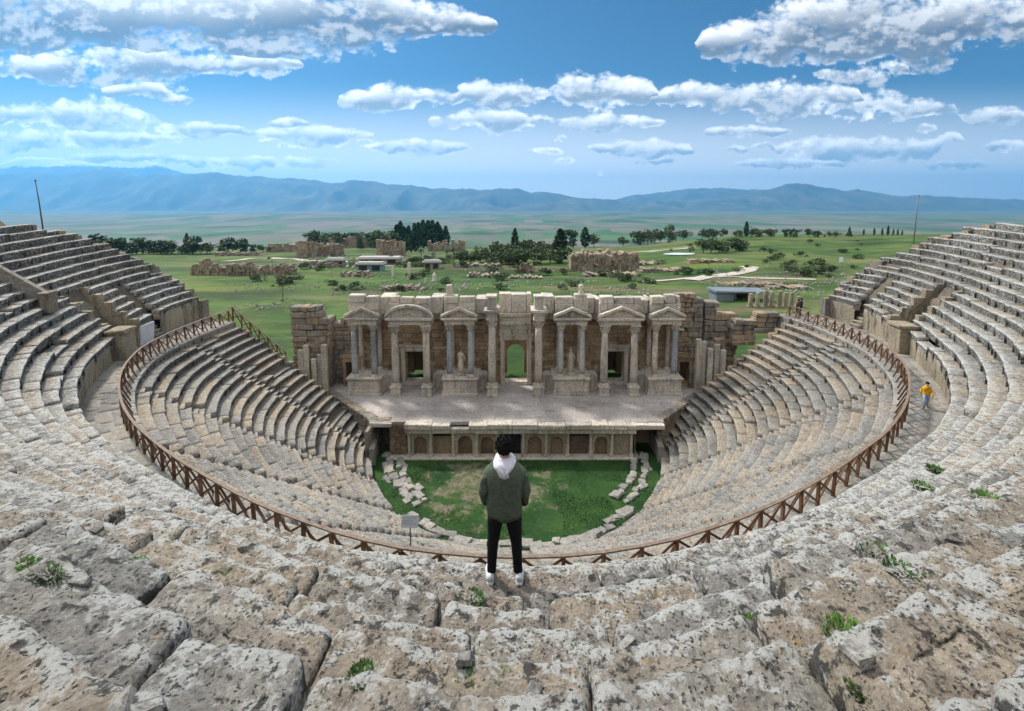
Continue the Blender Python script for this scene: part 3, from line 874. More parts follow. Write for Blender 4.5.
# blades of grass over it
nb = 42000
p_ = rng.uniform(-97, 97, nb); r_ = RL(p_) * np.sqrt(rng.random(nb))
B = pol(r_, p_, ZORC)
B = B[B[:, 1] < -1.45]
Pn = B * .42; keep = vnoise(np.stack([B[:, 0] * .5, B[:, 1] * .5, 0 * B[:, 0]], -1), 77) > -.35
dd = np.hypot(B[:, 0] + 2.6, B[:, 1] + 6.0)
keep &= rng.random(len(B)) < np.clip(dd / 5.0 - .25, .12, 1)
B = B[keep]; nb = len(B)
an = rng.uniform(0, PI, nb); h = rng.uniform(.04, .11, nb); wd = rng.uniform(.02, .05, nb)
dx = np.stack([np.cos(an), np.sin(an), 0 * an], -1) * wd[:, None]
tip = B + np.stack([rng.normal(0, .06, nb), rng.normal(0, .06, nb), h], -1)
V = np.stack([B - dx, B + dx, tip], 1).reshape(-1, 3); V[:, 2] -= .02
tag(mesh('grass', V, np.arange(nb * 3).reshape(-1, 3), leafmat('grass_blades', (.016, .052, .012), (.036, .088, .02), .8), smooth=False), 'short green grass covering the orchestra floor below the stage', 'grass', kind='stuff')
# loose paving stones in two broken arcs and round the rim
protos = []
for q in range(6):
    mb = MB(); sx, sy, sz = rng.uniform(.22, .5), rng.uniform(.16, .34), rng.uniform(.06, .17)
    mb.box(-sx, sx, -sy, sy, -.08, sz, .05, .05); protos.append(mb.build('loose_stone', M['rubble'], None, rough=.05, seed=q).data)
    bpy.data.objects.remove(bpy.data.objects[-1] if False else [o for o in bpy.data.objects if o.data == protos[-1]][0])
def loose(r, phi, z, s, label, group):
    o = bpy.data.objects.new('loose_stone', protos[int(rng.integers(0, 6))]); link(o)
    o.location = pol(r, phi, z); o.rotation_euler = (rng.normal(0, .08), rng.normal(0, .08), rad(phi) + rng.normal(0, .25)); o.scale = (s, s, s)
    return tag(o, label, 'stone', group)
for p in np.arange(-84, -40, 2.6):
    for r in (10.2, 11.0):
        loose(r + rng.normal(0, .2), p + rng.normal(0, .6), ZORC + .02, rng.uniform(.7, 1.2), 'flat grey stone in the broken paving arc on the left edge of the orchestra grass', 'paving stones along the left of the orchestra')
for p in np.arange(46, 84, 2.7):
    for r in (10.3, 11.2):
        loose(r + rng.normal(0, .12), p + rng.normal(0, .5), ZORC + .02, rng.uniform(.6, 1.1), 'flat grey stone in the broken paving arc on the right edge of the orchestra grass', 'paving stones along the right of the orchestra')
for p in np.arange(-38, 45, 3.1):
    loose(12.55 + rng.normal(0, .12) - .75 * float(sstep(18, 45, abs(p))), p, ZORC + .0, rng.uniform(.9, 1.35), 'flat pale stone along the near rim of the orchestra grass', 'rim stones at the near edge of the orchestra')

# low orchestra parapet beside the stage ends
for nm, p0, p1, lab in (('parapet', -95, -76, 'low stone parapet curving beside the orchestra at the left end of the stage'), ('parapet', 78, 97, 'low stone parapet curving beside the orchestra at the right end of the stage')):
    mb = MB(); L = np.linspace(p0, p1, 5)
    for a, b in zip(L[:-1], L[1:]):
        V = [pol(r, p, z) for r in (RLOW - .25, RLOW + .2) for z in (ZORC - .2, ZORC + 1.45 + rng.uniform(-.12, .08)) for p in (a + .12, b - .12)]
        mb.add(np.array(V) + rng.uniform(-.02, .02, (8, 3)), [(0, 1, 3, 2), (4, 6, 7, 5), (0, 4, 5, 1), (2, 3, 7, 6), (0, 2, 6, 4), (1, 5, 7, 3)])
    tag(mb.build(nm, M['pave'], None, rough=.03), lab, 'parapet')

# ================================================================== STAGE
ZS = -7.5; YF = -1.5; XC = -.2
stage = tag(empty('stage', (XC, 2, ZS)), 'raised paved stone stage with an arcaded front wall above the orchestra grass', 'stage')
def S(o):                                       # children of the stage keep world coordinates
    return under(stage, o)
# floor slabs
mb = MB()
y = YF + .1
while y < 8.2:
    dy = rng.uniform(.9, 1.35); x = -20.5
    while x < 20.5:
        dx = rng.uniform(.9, 2.0)
        xm = abs(x + dx / 2)
        lim = min(12.7 + max(0, y + dy * .5 + .6) * 1.0, 19.4)
        xa_, xb_ = max(x, -lim), min(x + dx, lim)
        if xb_ - xa_ > .2:
            mb.box(xa_ + .006, xb_ - .006, y + .006, y + dy - .006, ZS - .3, ZS + rng.normal(0, .012), .004)
        x += dx
    y += dy
S(mb.build('stage_floor', M['stagefloor'], None))
mb = MB(); mb.prism([(-12.4, YF + .6), (12.4, YF + .6), (12.4, -.6), (18.6, 5.4), (18.6, 8.6), (-18.6, 8.6), (-18.6, 5.4), (-12.4, -.6)], -ZS + .1, -ZS + .6); mb.xf([[1, 0, 0, 0], [0, 0, 1, 0], [0, -1, 0, 0], [0, 0, 0, 1]]); S(mb.build('stage_bed', M['earth'], None))
def arch_panel(mb, x0, x1, z0, z1, ax, aw, spring, y, depth, arch=True, back=True, sill=0.0, N=10):
    """flat wall face with an arched or square opening cut in it, with reveals and, if blind, a back"""
    cx = ax; r = aw / 2
    if arch:
        arc = [(cx + r * math.cos(t), z0 + spring + r * math.sin(t)) for t in np.linspace(0, PI, N)]
    else:
        arc = [(cx + r, z0 + spring), (cx - r, z0 + spring)]
    inner = [(cx + r, z0 + sill)] + arc + [(cx - r, z0 + sill)]
    n = len(inner)
    outer = []
    for i, (x, z) in enumerate(inner):
        if i == 0: outer.append((x1, z0 + sill))
        elif i == n - 1: outer.append((x0, z0 + sill))
        else:
            t = (i - 1) / (n - 3); L = (z1 - z0 - spring); W = x1 - x0
            s = t * (2 * L + W)
            if s < L: outer.append((x1, z0 + spring + s))
            elif s < L + W: outer.append((x1 - (s - L), z1))
            else: outer.append((x0, z1 - (s - L - W)))
    V = [(x, y, z) for x, z in inner] + [(x, y, z) for x, z in outer] + [(x, y + depth, z) for x, z in inner]
    F = []
    for i in range(n - 1):
        F.append((i, i + 1, n + i + 1, n + i)); F.append((i, 2 * n + i, 2 * n + i + 1, i + 1))
    # corner fills
    ci = len(V); V += [(x1, y, z1), (x0, y, z1)]
    for i in range(1, n - 2):
        (xa, za), (xb, zb) = outer[i], outer[i + 1]
        if abs(xa - x1) < 1e-6 and zb == z1 and za < z1: F.append((n + i, n + i + 1, ci))
        if za == z1 and abs(xb - x0) < 1e-6 and zb < z1: F.append((n + i, n + i + 1, ci + 1))
    if sill > 0:
        k = len(V); V += [(x0, y, z0), (x1, y, z0), (x1, y, z0 + sill), (x0, y, z0 + sill), (cx - r, y + depth, z0 + sill), (cx + r, y + depth, z0 + sill), (cx + r, y, z0 + sill), (cx - r, y, z0 + sill)]
        F += [(k, k + 1, k + 2, k + 3), (k + 4, k + 5, k + 6, k + 7)]
    if back:
        F.append(tuple(2 * n + i for i in range(n)))
    mb.add(V, F)
cols_x = [-9.2, -7.35, -5.45, -3.4, -1.65, .6, 2.55, 4.4, 6.4, 8.2, 9.85]
H = ZS - ZORC - .55
kinds = ['arch', 'slit', 'arch', 'arch', 'door', 'arch', 'arch', 'slit', 'arch', 'rough']
for i, kd in enumerate(kinds):
    x0, x1 = cols_x[i], cols_x[i + 1]; mb = MB(); cx = (x0 + x1) / 2; wd = x1 - x0
    if kd == 'arch': arch_panel(mb, x0, x1, ZORC, ZORC + H, cx, wd * .62, 1.25, YF, .42, True, False)
    elif kd == 'slit':
        arch_panel(mb, x0, x1, ZORC, ZORC + H, cx, wd - .3, 2.05, YF, .30, False, False)
    elif kd == 'door': arch_panel(mb, x0, x1, ZORC, ZORC + H, cx, wd - .42, 2.05, YF, .7, False, False)
    else: mb.box(x0 + .01, x1 - .01, YF + .03, YF + .5, ZORC, ZORC + H - .01, .02, .02)
    o = S(mb.build({'door': 'doorway', 'rough': 'rough_wall'}.get(kd, 'niche'), M['nichewall'], None))
    if kd in ('arch', 'slit'):
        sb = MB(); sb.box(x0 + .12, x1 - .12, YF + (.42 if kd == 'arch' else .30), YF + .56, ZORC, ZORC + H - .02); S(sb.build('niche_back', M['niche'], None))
    if kd == 'slit':
        sb = MB(); sb.box(x0 + .16, x1 - .16, YF + .275, YF + .297, ZORC + 1.72, ZORC + 2.05); b = S(sb.build('dark_slot', M['black_void'], None))  # black bar painted in for the shade of the slot
    if kd == 'door':
        sb = MB()
        for q in np.linspace(x0 + .3, x1 - .3, 7): sb.box(q - .025, q + .025, YF + .2, YF + .24, ZORC + .05, ZORC + 2.04)
        for zz in (.55, 1.35): sb.box(x0 + .21, x1 - .21, YF + .17, YF + .2, ZORC + zz, ZORC + zz + .05)
        S(sb.build('iron_grille', M['black_void'], None)); sb = MB(); sb.box(x0 + .22, x1 - .22, YF + .66, YF + .69, ZORC, ZORC + 2.04); S(sb.build('dark_interior', M['black_void'], None))  # black panel stands for the unlit room behind the grille
for x in cols_x:
    mb = MB(); mb.box(x - .2, x + .2, YF - .34, YF + .02, ZORC + .12, ZORC + .3, .01, .02)
    mb.tube([(x, YF - .17, ZORC + .3), (x, YF - .17, ZORC + 1.0), (x, YF - .17, ZORC + 1.95)], [.135, .13, .115], 10)
    mb.rings([(x, YF - .17, ZORC + 1.95, .13, .13), (x, YF - .17, ZORC + 2.12, .17, .17), (x, YF - .17, ZORC + 2.24, .2, .2)], 10)
    S(mb.build('colonnette', M['marble'], None, rough=.012))
mb = MB(); x = cols_x[0] - .3
while x < cols_x[-1] + .2:
    dx = min(rng.uniform(1.2, 2.4), cols_x[-1] + .35 - x)
    zt = ZORC + 2.25; top = zt + .42
    mb.box(x + .01, x + dx - .01, YF - .42, YF + .1, zt, top, .012, .03)
    if rng.random() > .05: mb.box(x + .01, x + dx - .01, YF - .58, YF + .5, top + .003, ZS + rng.uniform(-.05, .07), .02, .05)
    x += dx
S(mb.build('cornice', M['marble'], None, rough=.03))
mb = MB(); mb.box(-10.9, 10.3, YF - .62, YF + .3, ZORC - .2, ZORC + .115, .01, .03); S(mb.build('plinth', M['marble'], None, rough=.02))
def ashlar(mb, x0, x1, y0, y1, z0, top, holes=(), ch=.45, bl=(.6, 1.4), j=.025, bevel=.03, gap=.008):
    """courses of slightly uneven blocks between x0 and x1; top(x) is the ragged upper edge; holes are (x0, x1, z0, z1)"""
    z = z0
    while True:
        h = ch * rng.uniform(.85, 1.15)
        x = x0; any_ = False
        while x < x1 - .02:
            L = min(rng.uniform(*bl), x1 - x)
            if x1 - x - L < .3: L = x1 - x
            t = top(x + L / 2)
            if z + h * .5 < t:
                any_ = True
                segs = [(x, x + L)]
                for hx0, hx1, hz0, hz1 in holes:
                    if z + h * .5 > hz0 and z + h * .5 < hz1:
                        ns_ = []
                        for a, b in segs:
                            if b <= hx0 or a >= hx1: ns_.append((a, b))
                            else:
                                if a < hx0: ns_.append((a, hx0))
                                if b > hx1: ns_.append((hx1, b))
                        segs = ns_
                for a, b in segs:
                    if b - a > .05: mb.box(a + gap, b - gap, y0 + rng.normal(0, j), y1, z + gap, z + h - gap, j * .4, bevel)
            x += L
        z += h
        if not any_ or z > z0 + 40: break
# side walls of the stage front and the two doorways under the stage
mb = MB(); ashlar(mb, -10.85, cols_x[0] - .25, YF + .02, YF + .6, ZORC, lambda x: ZS - .1, ch=.3, bl=(.3, .7)); S(mb.build('side_wall', M['niche'], None))
mb = MB(); ashlar(mb, -12.9, -10.9, YF + .3, YF + .9, ZORC, lambda x: ZS - .05, [(-12.35, -11.0, ZORC, ZORC + 2.55)], ch=.4, bl=(.4, .9)); ashlar(mb, -12.75, -12.4, YF - 1.0, YF + .3, ZORC, lambda x: ZORC + 2.6, ch=.4)
S(mb.build('parodos_wall', M['ruin'], None))
for a_, b_ in ((-12.7, -10.85), (10.2, 12.9)):
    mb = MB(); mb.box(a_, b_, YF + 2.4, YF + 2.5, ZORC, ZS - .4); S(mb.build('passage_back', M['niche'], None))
mb = MB()
for xx in (-12.2, -11.85, -11.5, -11.15): mb.box(xx - .02, xx + .02, YF + .5, YF + .54, ZORC, ZORC + 2.5)
for zz_ in (.9, 2.0): mb.box(-12.3, -11.05, YF + .47, YF + .5, ZORC + zz_, ZORC + zz_ + .05)
S(mb.build('iron_gate', M['black_void'], None))
mb = MB(); ashlar(mb, 10.2, 12.9, YF + .3, YF + .9, ZORC, lambda x: ZS - .3, [(10.35, 12.2, ZORC, ZORC + 2.35)], ch=.4, bl=(.4, .9)); S(mb.build('parodos_wall', M['ruin'], None))
mb = MB(); mb.box(9.95, 12.6, YF - .5, YF + .9, ZS - .42, ZS - .06, .03, .05); S(mb.build('lintel', M['marble'], None, rough=.03))
mb = MB(); mb.box(-12.6, -10.7, YF - .1, YF + .9, ZS - .45, ZS - .06, .03, .05); S(mb.build('lintel', M['marble'], None, rough=.03))
for sg_ in (-1, 1):
    mb = MB(); ashlar(mb, 0, 9.0, -.25, .35, ZORC, lambda x: ZS - .12, ch=.42, bl=(.5, 1.2), j=.04, bevel=.04); x = 0
    while x < 9.0: d = min(rng.uniform(.8, 1.6), 9.0 - x + .01); mb.box(x + .01, x + d - .01, -.38, .4, ZS - .11, ZS + rng.uniform(.0, .09), .02, .04); x += d
    c_ = math.cos(rad(45.5)); s_ = math.sin(rad(45.5))
    mb.xf([[sg_ * c_, -sg_ * s_ if sg_ > 0 else sg_ * s_ * -1, 0, sg_ * 12.45], [s_, c_, 0, -.75], [0, 0, 1, 0], [0, 0, 0, 1]])
    S(mb.build('retaining_wall', M['ruin'], None, rough=.03))

# ================================================================== STAGE BUILDING
YB = 5.0                                            # plane of the columns
bld = tag(empty('stage_building', (XC, YB + 2, ZS), rad(-.8) * 0), 'long ruined two-tone stage building with marble columns, pediments and doorways behind the stage', 'building')
def Bd(o): return under(bld, o)
def zz(y): return CAM[2] - look(512, y)[1] * (YB - CAM[1])
WALLTOP = zz(306)
DOORS = [(-17.35, -16.45 + .35, 'side'), (-11.35, -9.45, 'mid'), (-1.15, 1.2, 'main'), (9.3, 11.15, 'mid'), (16.75, 17.9, 'side')]
YW = YB + 2.3
ZD = {'side': ZS + 2.55, 'mid': zz(349) , 'main': zz(337)}
ZD['mid'] = ZS + 3.55; ZD['main'] = ZS + 4.75
holes = []
for x0, x1, kd in DOORS: holes.append((x0, x1, ZS - .1, ZD[kd]))
mb = MB()
ragged = lambda x: WALLTOP - .5 + .5 * float(vnoise(np.array([x * .8, 3.3, 1.0]), 4))
ashlar(mb, -16.3, 16.6, YW, YW + .9, ZS, ragged, [h for h in holes[1:4]], ch=.42, bl=(.5, 1.2), j=.03)
Bd(mb.build('back_wall', M['ashlar'], None))
for (x0, x1, kd) in DOORS:
    mb = MB(); z1 = ZD[kd]; fwid = .42 if kd != 'side' else .3; yf = YW - .22
    if kd == 'side': yf = YW - .6
    mb.box(x0 - fwid, x0, yf, YW + 1.0, ZS, z1, .01, .02); mb.box(x1, x1 + fwid, yf, YW + 1.0, ZS, z1, .01, .02)
    mb.box(x0 - fwid - .05, x1 + fwid + .05, yf - .02, YW + 1.0, z1, z1 + .45, .01, .02); mb.box(x0 - fwid - .18, x1 + fwid + .18, yf - .16, YW + .4, z1 + .453, z1 + .68, .02, .04)
    mb.box(x0 - .05, x1 + .05, yf - .05, YW + 1.0, ZS - .02, ZS + (.32 if kd != 'side' else .2), .02, .03)
    Bd(mb.build('door_frame', M['marble'] if kd != 'side' else M['ashlar'], None, rough=.015))
# second wall of the building, with the arch seen through the main door
mb = MB(); y2 = YW + 3.4; T = ZS + 5.2
arch_panel(mb, -3.2, 3.2, ZS, T, .02, 1.85, 2.35, y2, .8, True, False)
for x0, x1, cx in ((-16.4, -3.203, -10.4), (3.203, 16.6, 10.25)): arch_panel(mb, x0, x1, ZS, ZS + 5.0, cx, 1.7, 2.6, y2, .8, False, True)
Bd(mb.build('rear_wall', M['ashlar'], None))
mb = MB(); mb.box(-16.4, -3.25, y2 + .82, y2 + 1.2, ZS + 2.9, ZS + 5.0); mb.box(3.25, 16.6, y2 + .82, y2 + 1.2, ZS + 2.9, ZS + 5.0)
mb.box(-8.2, -3.3, y2 + .82, y2 + 1.2, ZS, ZS + 5.0); mb.box(3.3, 16.6, y2 + .82, y2 + 1.2, ZS, ZS + 5.0); mb.box(-16.4, -12.2, y2 + .82, y2 + 1.2, ZS, ZS + 5.0)
for xx in (-8.0, -3.6, 4.2, 8.1, -13.4, 13.3): mb.box(xx - .4, xx + .4, YW + .95, y2 - .02, ZS, ZS + 4.6)
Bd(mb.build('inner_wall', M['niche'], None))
# roof slabs over the side chambers, which keep them dark
mb = MB()
for a, b in ((-13.3, -8.2), (4.3, 13.2)):
    x = a
    while x < b - .1:
        d = min(1.3, b - x); mb.box(x + .02, x + d - .02, YW + .92, y2 + .4, ZS + 5.05, ZS + 5.4, .02, .03); x += d
Bd(mb.build('roof_slab', M['ruin'], None))

def column(x, y, z0, z1, r, ped, mat, capm='marble'):
    """shaft with its base or pedestal, and a leafy capital, as sub-parts"""
    hc = .78 if z1 - z0 > 6 else .6
    zb = z0 + ped
    mb = MB(); n = 7
    mb.tube([(x, y, zb + .28 + (z1 - hc - zb - .28) * t) for t in np.linspace(0, 1, n)], [r * (1 - .16 * t ** 1.6) for t in np.linspace(0, 1, n)], 18)
    sh = Bd(mb.build('column', mat, None, True, rough=.008))
    mb = MB()
    if ped > .3:
        mb.box(x - r * 1.55, x + r * 1.55, y - r * 1.55, y + r * 1.55, z0, z0 + .22, .01, .03); mb.box(x - r * 1.28, x + r * 1.28, y - r * 1.28, y + r * 1.28, z0 + .223, zb - .15, .01, .03); mb.box(x - r * 1.5, x + r * 1.5, y - r * 1.5, y + r * 1.5, zb - .147, zb, .01, .03)
    mb.rings([(x, y, zb + .001, r * 1.36, r * 1.36), (x, y, zb + .08, r * 1.4, r * 1.4), (x, y, zb + .15, r * 1.16, r * 1.16), (x, y, zb + .22, r * 1.24, r * 1.24), (x, y, zb + .285, r * 1.04, r * 1.04)], 18)
    b = mb.build('base', M['marble'], None, rough=.012); b.parent = sh
    mb = MB(); zc = z1 - hc
    mb.rings([(x, y, zc - .02, r * .9, r * .9), (x, y, zc + .06, r * 1.0, r * 1.0), (x, y, zc + hc * .4, r * 1.02, r * 1.02), (x, y, zc + hc * .82, r * 1.3, r * 1.3)], 16)
    for row, (zz0, zz1, rr, nn_) in enumerate(((zc, zc + hc * .42, 1.0, 8), (zc + hc * .3, zc + hc * .82, 1.08, 8))):
        for q in range(nn_):
            t = 2 * PI * (q + .5 * row) / nn_; c, s = math.cos(t), math.sin(t)
            mb.tube([(x + c * r * rr * .95, y + s * r * rr * .95, zz0), (x + c * r * rr * 1.1, y + s * r * rr * 1.1, (zz0 + zz1) / 2), (x + c * r * rr * 1.36, y + s * r * rr * 1.36, zz1)], [(.09, .04), (.11, .05), (.05, .05)], 6)
    mb.box(x - r * 1.42, x + r * 1.42, y - r * 1.42, y + r * 1.42, z1 - hc * .17, z1 - .002, .01, .02)
    b = mb.build('capital', M[capm], None, rough=.012); b.parent = sh
    return sh
def k_(px): return (px - 512) / 480 / .972 * (YB - CAM[1]) + CAM[0]
PODZ = ZS + 1.72
ZAE = zz(323.5); ZPO = zz(323.0); ZCE = zz(317)
def aedicula(pa, pb, mats):
    xa, xb = k_(pa), k_(pb)
    mb = MB(); hw = .62; x0, x1 = xa - hw, xb + hw
    mb.box(x0 - .16, x1 + .16, YB - .78, YW, ZS - .02, ZS + .26, .01, .03); mb.box(x0 - .06, x1 + .06, YB - .68, YW, ZS + .263, ZS + .5, .01, .03)
    mb.box(x0, x1, YB - .6, YW, ZS + .503, PODZ - .3, .01, .02); mb.box(x0 - .08, x1 + .08, YB - .68, YW, PODZ - .297, PODZ - .16, .01, .02); mb.box(x0 - .16, x1 + .16, YB - .76, YW, PODZ - .157, PODZ, .02, .03)
    Bd(mb.build('podium', M['marble'], None, rough=.02))
    for x, mt in zip((xa, xb), mats): column(x, YB - .1, PODZ, ZAE, .29, 0, M[mt])
    for x in (xa, xb):                              # half columns on the wall behind
        column(x, YW - .25, PODZ, ZAE, .24, 0, M['marble'])
    return xa, xb
def entab(xa, xb, z, kind, peak, yb=YB, over=.42, h=.62):
    x0, x1 = xa - over, xb + over
    mb = MB(); y0 = yb - .5
    mb.box(x0, x1, y0, y0 + .75, z, z + h * .5, .012, .02); mb.box(x0 - .05, x1 + .05, y0 - .06, y0 + .8, z + h * .5 + .003, z + h * .8, .012, .02)
    mb.box(x0 - .28, x1 + .28, y0 - .3, y0 + .95, z + h * .8 + .003, z + h + .1, .02, .03)
    for xx in (x0 + .1, x1 - .1): mb.box(xx - .3, xx + .3, y0 + .76, YW + .1, z + .01, z + h * .9, .012, .02)   # return blocks to the wall
    Bd(mb.build('entablature', M['marble'], None, rough=.02))
    zb = z + h + .103; xm = (x0 + x1) / 2; W = (x1 - x0) / 2 + .26
    mb = MB()
    if kind == 'tri':
        out = [(xm - W, zb), (xm + W, zb), (xm + W, zb + .16), (xm, zb + peak), (xm - W, zb + .16)]
        mb.prism(out, y0 + .1, y0 + .7)
        for s in (-1, 1): mb.prism([(xm + s * (W + .06), zb + .02), (xm + s * (W + .06), zb + .28), (xm, zb + peak + .2), (xm, zb + peak - .06)][::s], y0 - .28, y0 + .12)
        mb.box(xm - .16, xm + .16, y0 + .02, y0 + .12, zb + .12, zb + peak * .62, .02, .04)
    else:
        ts = np.linspace(.12 * PI, .88 * PI, 12); R = W / math.cos(.12 * PI); zo = zb + .16 - peak * .98 * math.sin(.12 * PI) / (1 - math.sin(.12 * PI)) * 0
        f = lambda t, g: (xm + W * math.cos(t) / math.cos(.12 * PI) * g, zb + .14 + (peak) * (math.sin(t) - math.sin(.12 * PI)) / (1 - math.sin(.12 * PI)))
        mb.prism([(xm - W, zb)] + [(xm + W, zb)] + [f(t, 1) for t in ts], y0 + .1, y0 + .7)
        for a, b in zip(ts[:-1], ts[1:]):
            (xa_, za_), (xb_, zb_) = f(a, 1.02), f(b, 1.02)
            mb.prism([(xa_, za_ - .06), (xa_, za_ + .2), (xb_, zb_ + .2), (xb_, zb_ - .06)], y0 - .26, y0 + .12)
        mb.tube([(xm - .5, y0 + .05, zb + .25), (xm, y0 + .02, zb + .55), (xm + .5, y0 + .05, zb + .25)], [.08, .16, .08], 8)
    Bd(mb.build('pediment', M['marble'], None, rough=.03))
    # attic blocks over the pediment
    mb = MB(); x = x0 - .1
    while x < x1 + .1:
        d = min(rng.uniform(.9, 1.9), x1 + .12 - x); zt = zz(295.8) + rng.uniform(-.16, .12)
        if d > .15:
            mb.box(x + .01, x + d - .01, y0 + .72, y0 + 1.5, zb - .1, zb + .55, .02, .04); zm_ = zb + .56 + (max(zb + .8, zt) - zb - .56) * rng.uniform(.4, .6); mb.box(x + .01, x + d - .01, y0 + .55 + rng.uniform(0, .2), y0 + 1.5, zb + .56, zm_, .02, .05)
            if rng.random() < .95: mb.box(x + .01 + rng.uniform(0, .1), x + d - .01 - rng.uniform(0, .15), y0 + .45 + rng.uniform(0, .25), y0 + 1.5, zm_ + .005, max(zb + .8, zt), .03, .06)
        x += d
    Bd(mb.build('attic_blocks', M['marble'], None, rough=.03))
A1 = aedicula(354.5, 374, ('blue_marble', 'blue_marble')); A3 = aedicula(449.5, 470.7, ('blue_marble', 'blue_marble'))
A5 = aedicula(560.6, 582, ('blue_marble', 'blue_marble')); A7 = aedicula(655, 674.6, ('marble', 'blue_marble'))
P2 = (k_(396), k_(427)); P4 = (k_(492.3), k_(538.3)); P6 = (k_(603.7), k_(633.4))
for pr in (P2, P6):
    for x in pr: column(x, YB - .45, ZS, ZPO, .36, .95, M['marble'])
for x in P4: column(x, YB - .55, ZS, ZCE, .38, 1.0, M['marble'])
for a in (A1, A3, A5, A7): entab(a[0], a[1], ZAE, 'tri', .85)
for a in (P2, P6): entab(a[0], a[1], ZPO, 'seg' if a is P2 else 'tri', .95, YB - .35)
# central bay: tall blocks above the two columns and lintels between
for x in P4:
    mb = MB(); y0 = YB - 1.05
    mb.box(x - .46, x + .46, y0, y0 + 2.2, ZCE, ZCE + .42, .012, .02); mb.box(x - .55, x + .55, y0 - .08, y0 + 2.2, ZCE + .423, ZCE + .66, .012, .02); mb.box(x - .78, x + .78, y0 - .3, y0 + 2.2, ZCE + .663, ZCE + .92, .02, .04)
    mb.box(x - .42, x + .42, y0 + .05, y0 + 1.2, ZCE + .923, zz(296.0), .02, .04); mb.box(x - .52, x + .52, y0 - .02, y0 + 1.3, zz(296.0) + .003, zz(294.0), .02, .04)
    Bd(mb.build('impost_block', M['marble'], None, rough=.025))
mb = MB(); x0, x1 = P4[0] + .62, P4[1] - .62; y0 = YW - .5
zc = ZS + 5.45
for za, zb_, yy_ in ((zc, zc + .5, y0 + .1), (zc + .503, zc + 1.0, y0), (zc + 1.003, zc + 1.35, y0 - .2), (zc + 1.353, zc + 1.85, y0 - .05), (zc + 1.853, zc + 2.2, y0 - .3)):
    x = x0
    while x < x1 - .05:
        d = min(rng.uniform(1.1, 2.2), x1 - x); mb.box(x + .008, x + d - .008, yy_ + rng.normal(0, .03), YW + .8, za, zb_, .012, .03); x += d
x = x0
while x < x1 - .05:
    d = min(rng.uniform(.9, 1.6), x1 - x); mb.box(x + .01, x + d - .01, y0 + rng.uniform(-.1, .1), YW + .8, zc + 2.21, zz(297.0) + rng.uniform(-.1, .15), .02, .05); x += d
Bd(mb.build('lintel_course', M['marble'], None, rough=.02))
# curved podium walls and upper curved cornices between the bays
def exedra(xa, xb, z0, z1, name, mat, bow=.55, thick=.35, front=YB - .35, out=0.0):
    n = 9; V = []
    mb = MB(); ts = np.linspace(0, 1, n)
    ring = []
    for t in ts:
        x = xa + (xb - xa) * t; y = front + bow * math.sin(PI * t) ** .7
        ring.append((x, y))
    for (xa_, ya_), (xb_, yb_) in zip(ring[:-1], ring[1:]):
        V = [(x, y + th, z) for z in (z0, z1) for th in (-out, thick + .6) for x, y in ((xa_, ya_), (xb_, yb_))]
        mb.add(V, [(0, 2, 3, 1), (4, 5, 7, 6), (0, 1, 5, 4), (2, 6, 7, 3), (0, 4, 6, 2), (1, 3, 7, 5)])
    Bd(mb.build(name, mat, None, rough=.02))
gaps = [(A1[1] + .62, P2[0] - .5), (P2[1] + .5, A3[0] - .62), (A3[1] + .62, P4[0] - .55), (P4[1] + .55, A5[0] - .62), (A5[1] + .62, P6[0] - .5), (P6[1] + .5, A7[0] - .62)]
for a, b in gaps:
    exedra(a, b, ZS, ZS + .32, 'podium_wall', M['marble'], front=YB + .25, out=.12); exedra(a, b, ZS + .323, PODZ - .28, 'podium_wall', M['marble'], front=YB + .25); exedra(a, b, PODZ - .277, PODZ - .02, 'podium_wall', M['marble'], front=YB + .25, out=.12)
    exedra(a - .3, b + .3, ZAE + .1, ZAE + .55, 'curved_cornice', M['marble'], bow=.8, front=YB + .7); exedra(a - .3, b + .3, ZAE + .553, ZAE + .8, 'curved_cornice', M['marble'], bow=.8, front=YB + .7, out=.18)
    mb = MB(); x = a - .2
    while x < b + .2:
        d = min(rng.uniform(.8, 1.4), b + .25 - x); mb.box(x + .02, x + d - .02, YB + .75, YW + .6, ZAE + .81, zz(298.5) + rng.uniform(-.3, .1), .03, .06); x += d
    Bd(mb.build('attic_blocks', M['marble'], None, rough=.04))
# upright stones left on the skyline
mb = MB(); x = k_(449.5); mb.box(x - .42, x + .42, YB + .2, YB + .8, zz(297), zz(295), .02, .03); mb.box(x - .27, x + .27, YB + .25, YB + .75, zz(295) + .003, zz(285.5), .02, .04); Bd(mb.build('finial', M['marble'], None, rough=.02))
mb = MB(); x = k_(580.5); mb.rings([(x, YB + .4, zz(297), .5, .4), (x, YB + .4, zz(295), .42, .35), (x, YB + .4, zz(293), .24, .22), (x, YB + .4, zz(289), .2, .18), (x, YB + .4, zz(287), .26, .2), (x, YB + .4, zz(285), .14, .12)], 10, noise=.05); Bd(mb.build('finial', M['marble'], None, True, rough=.02))

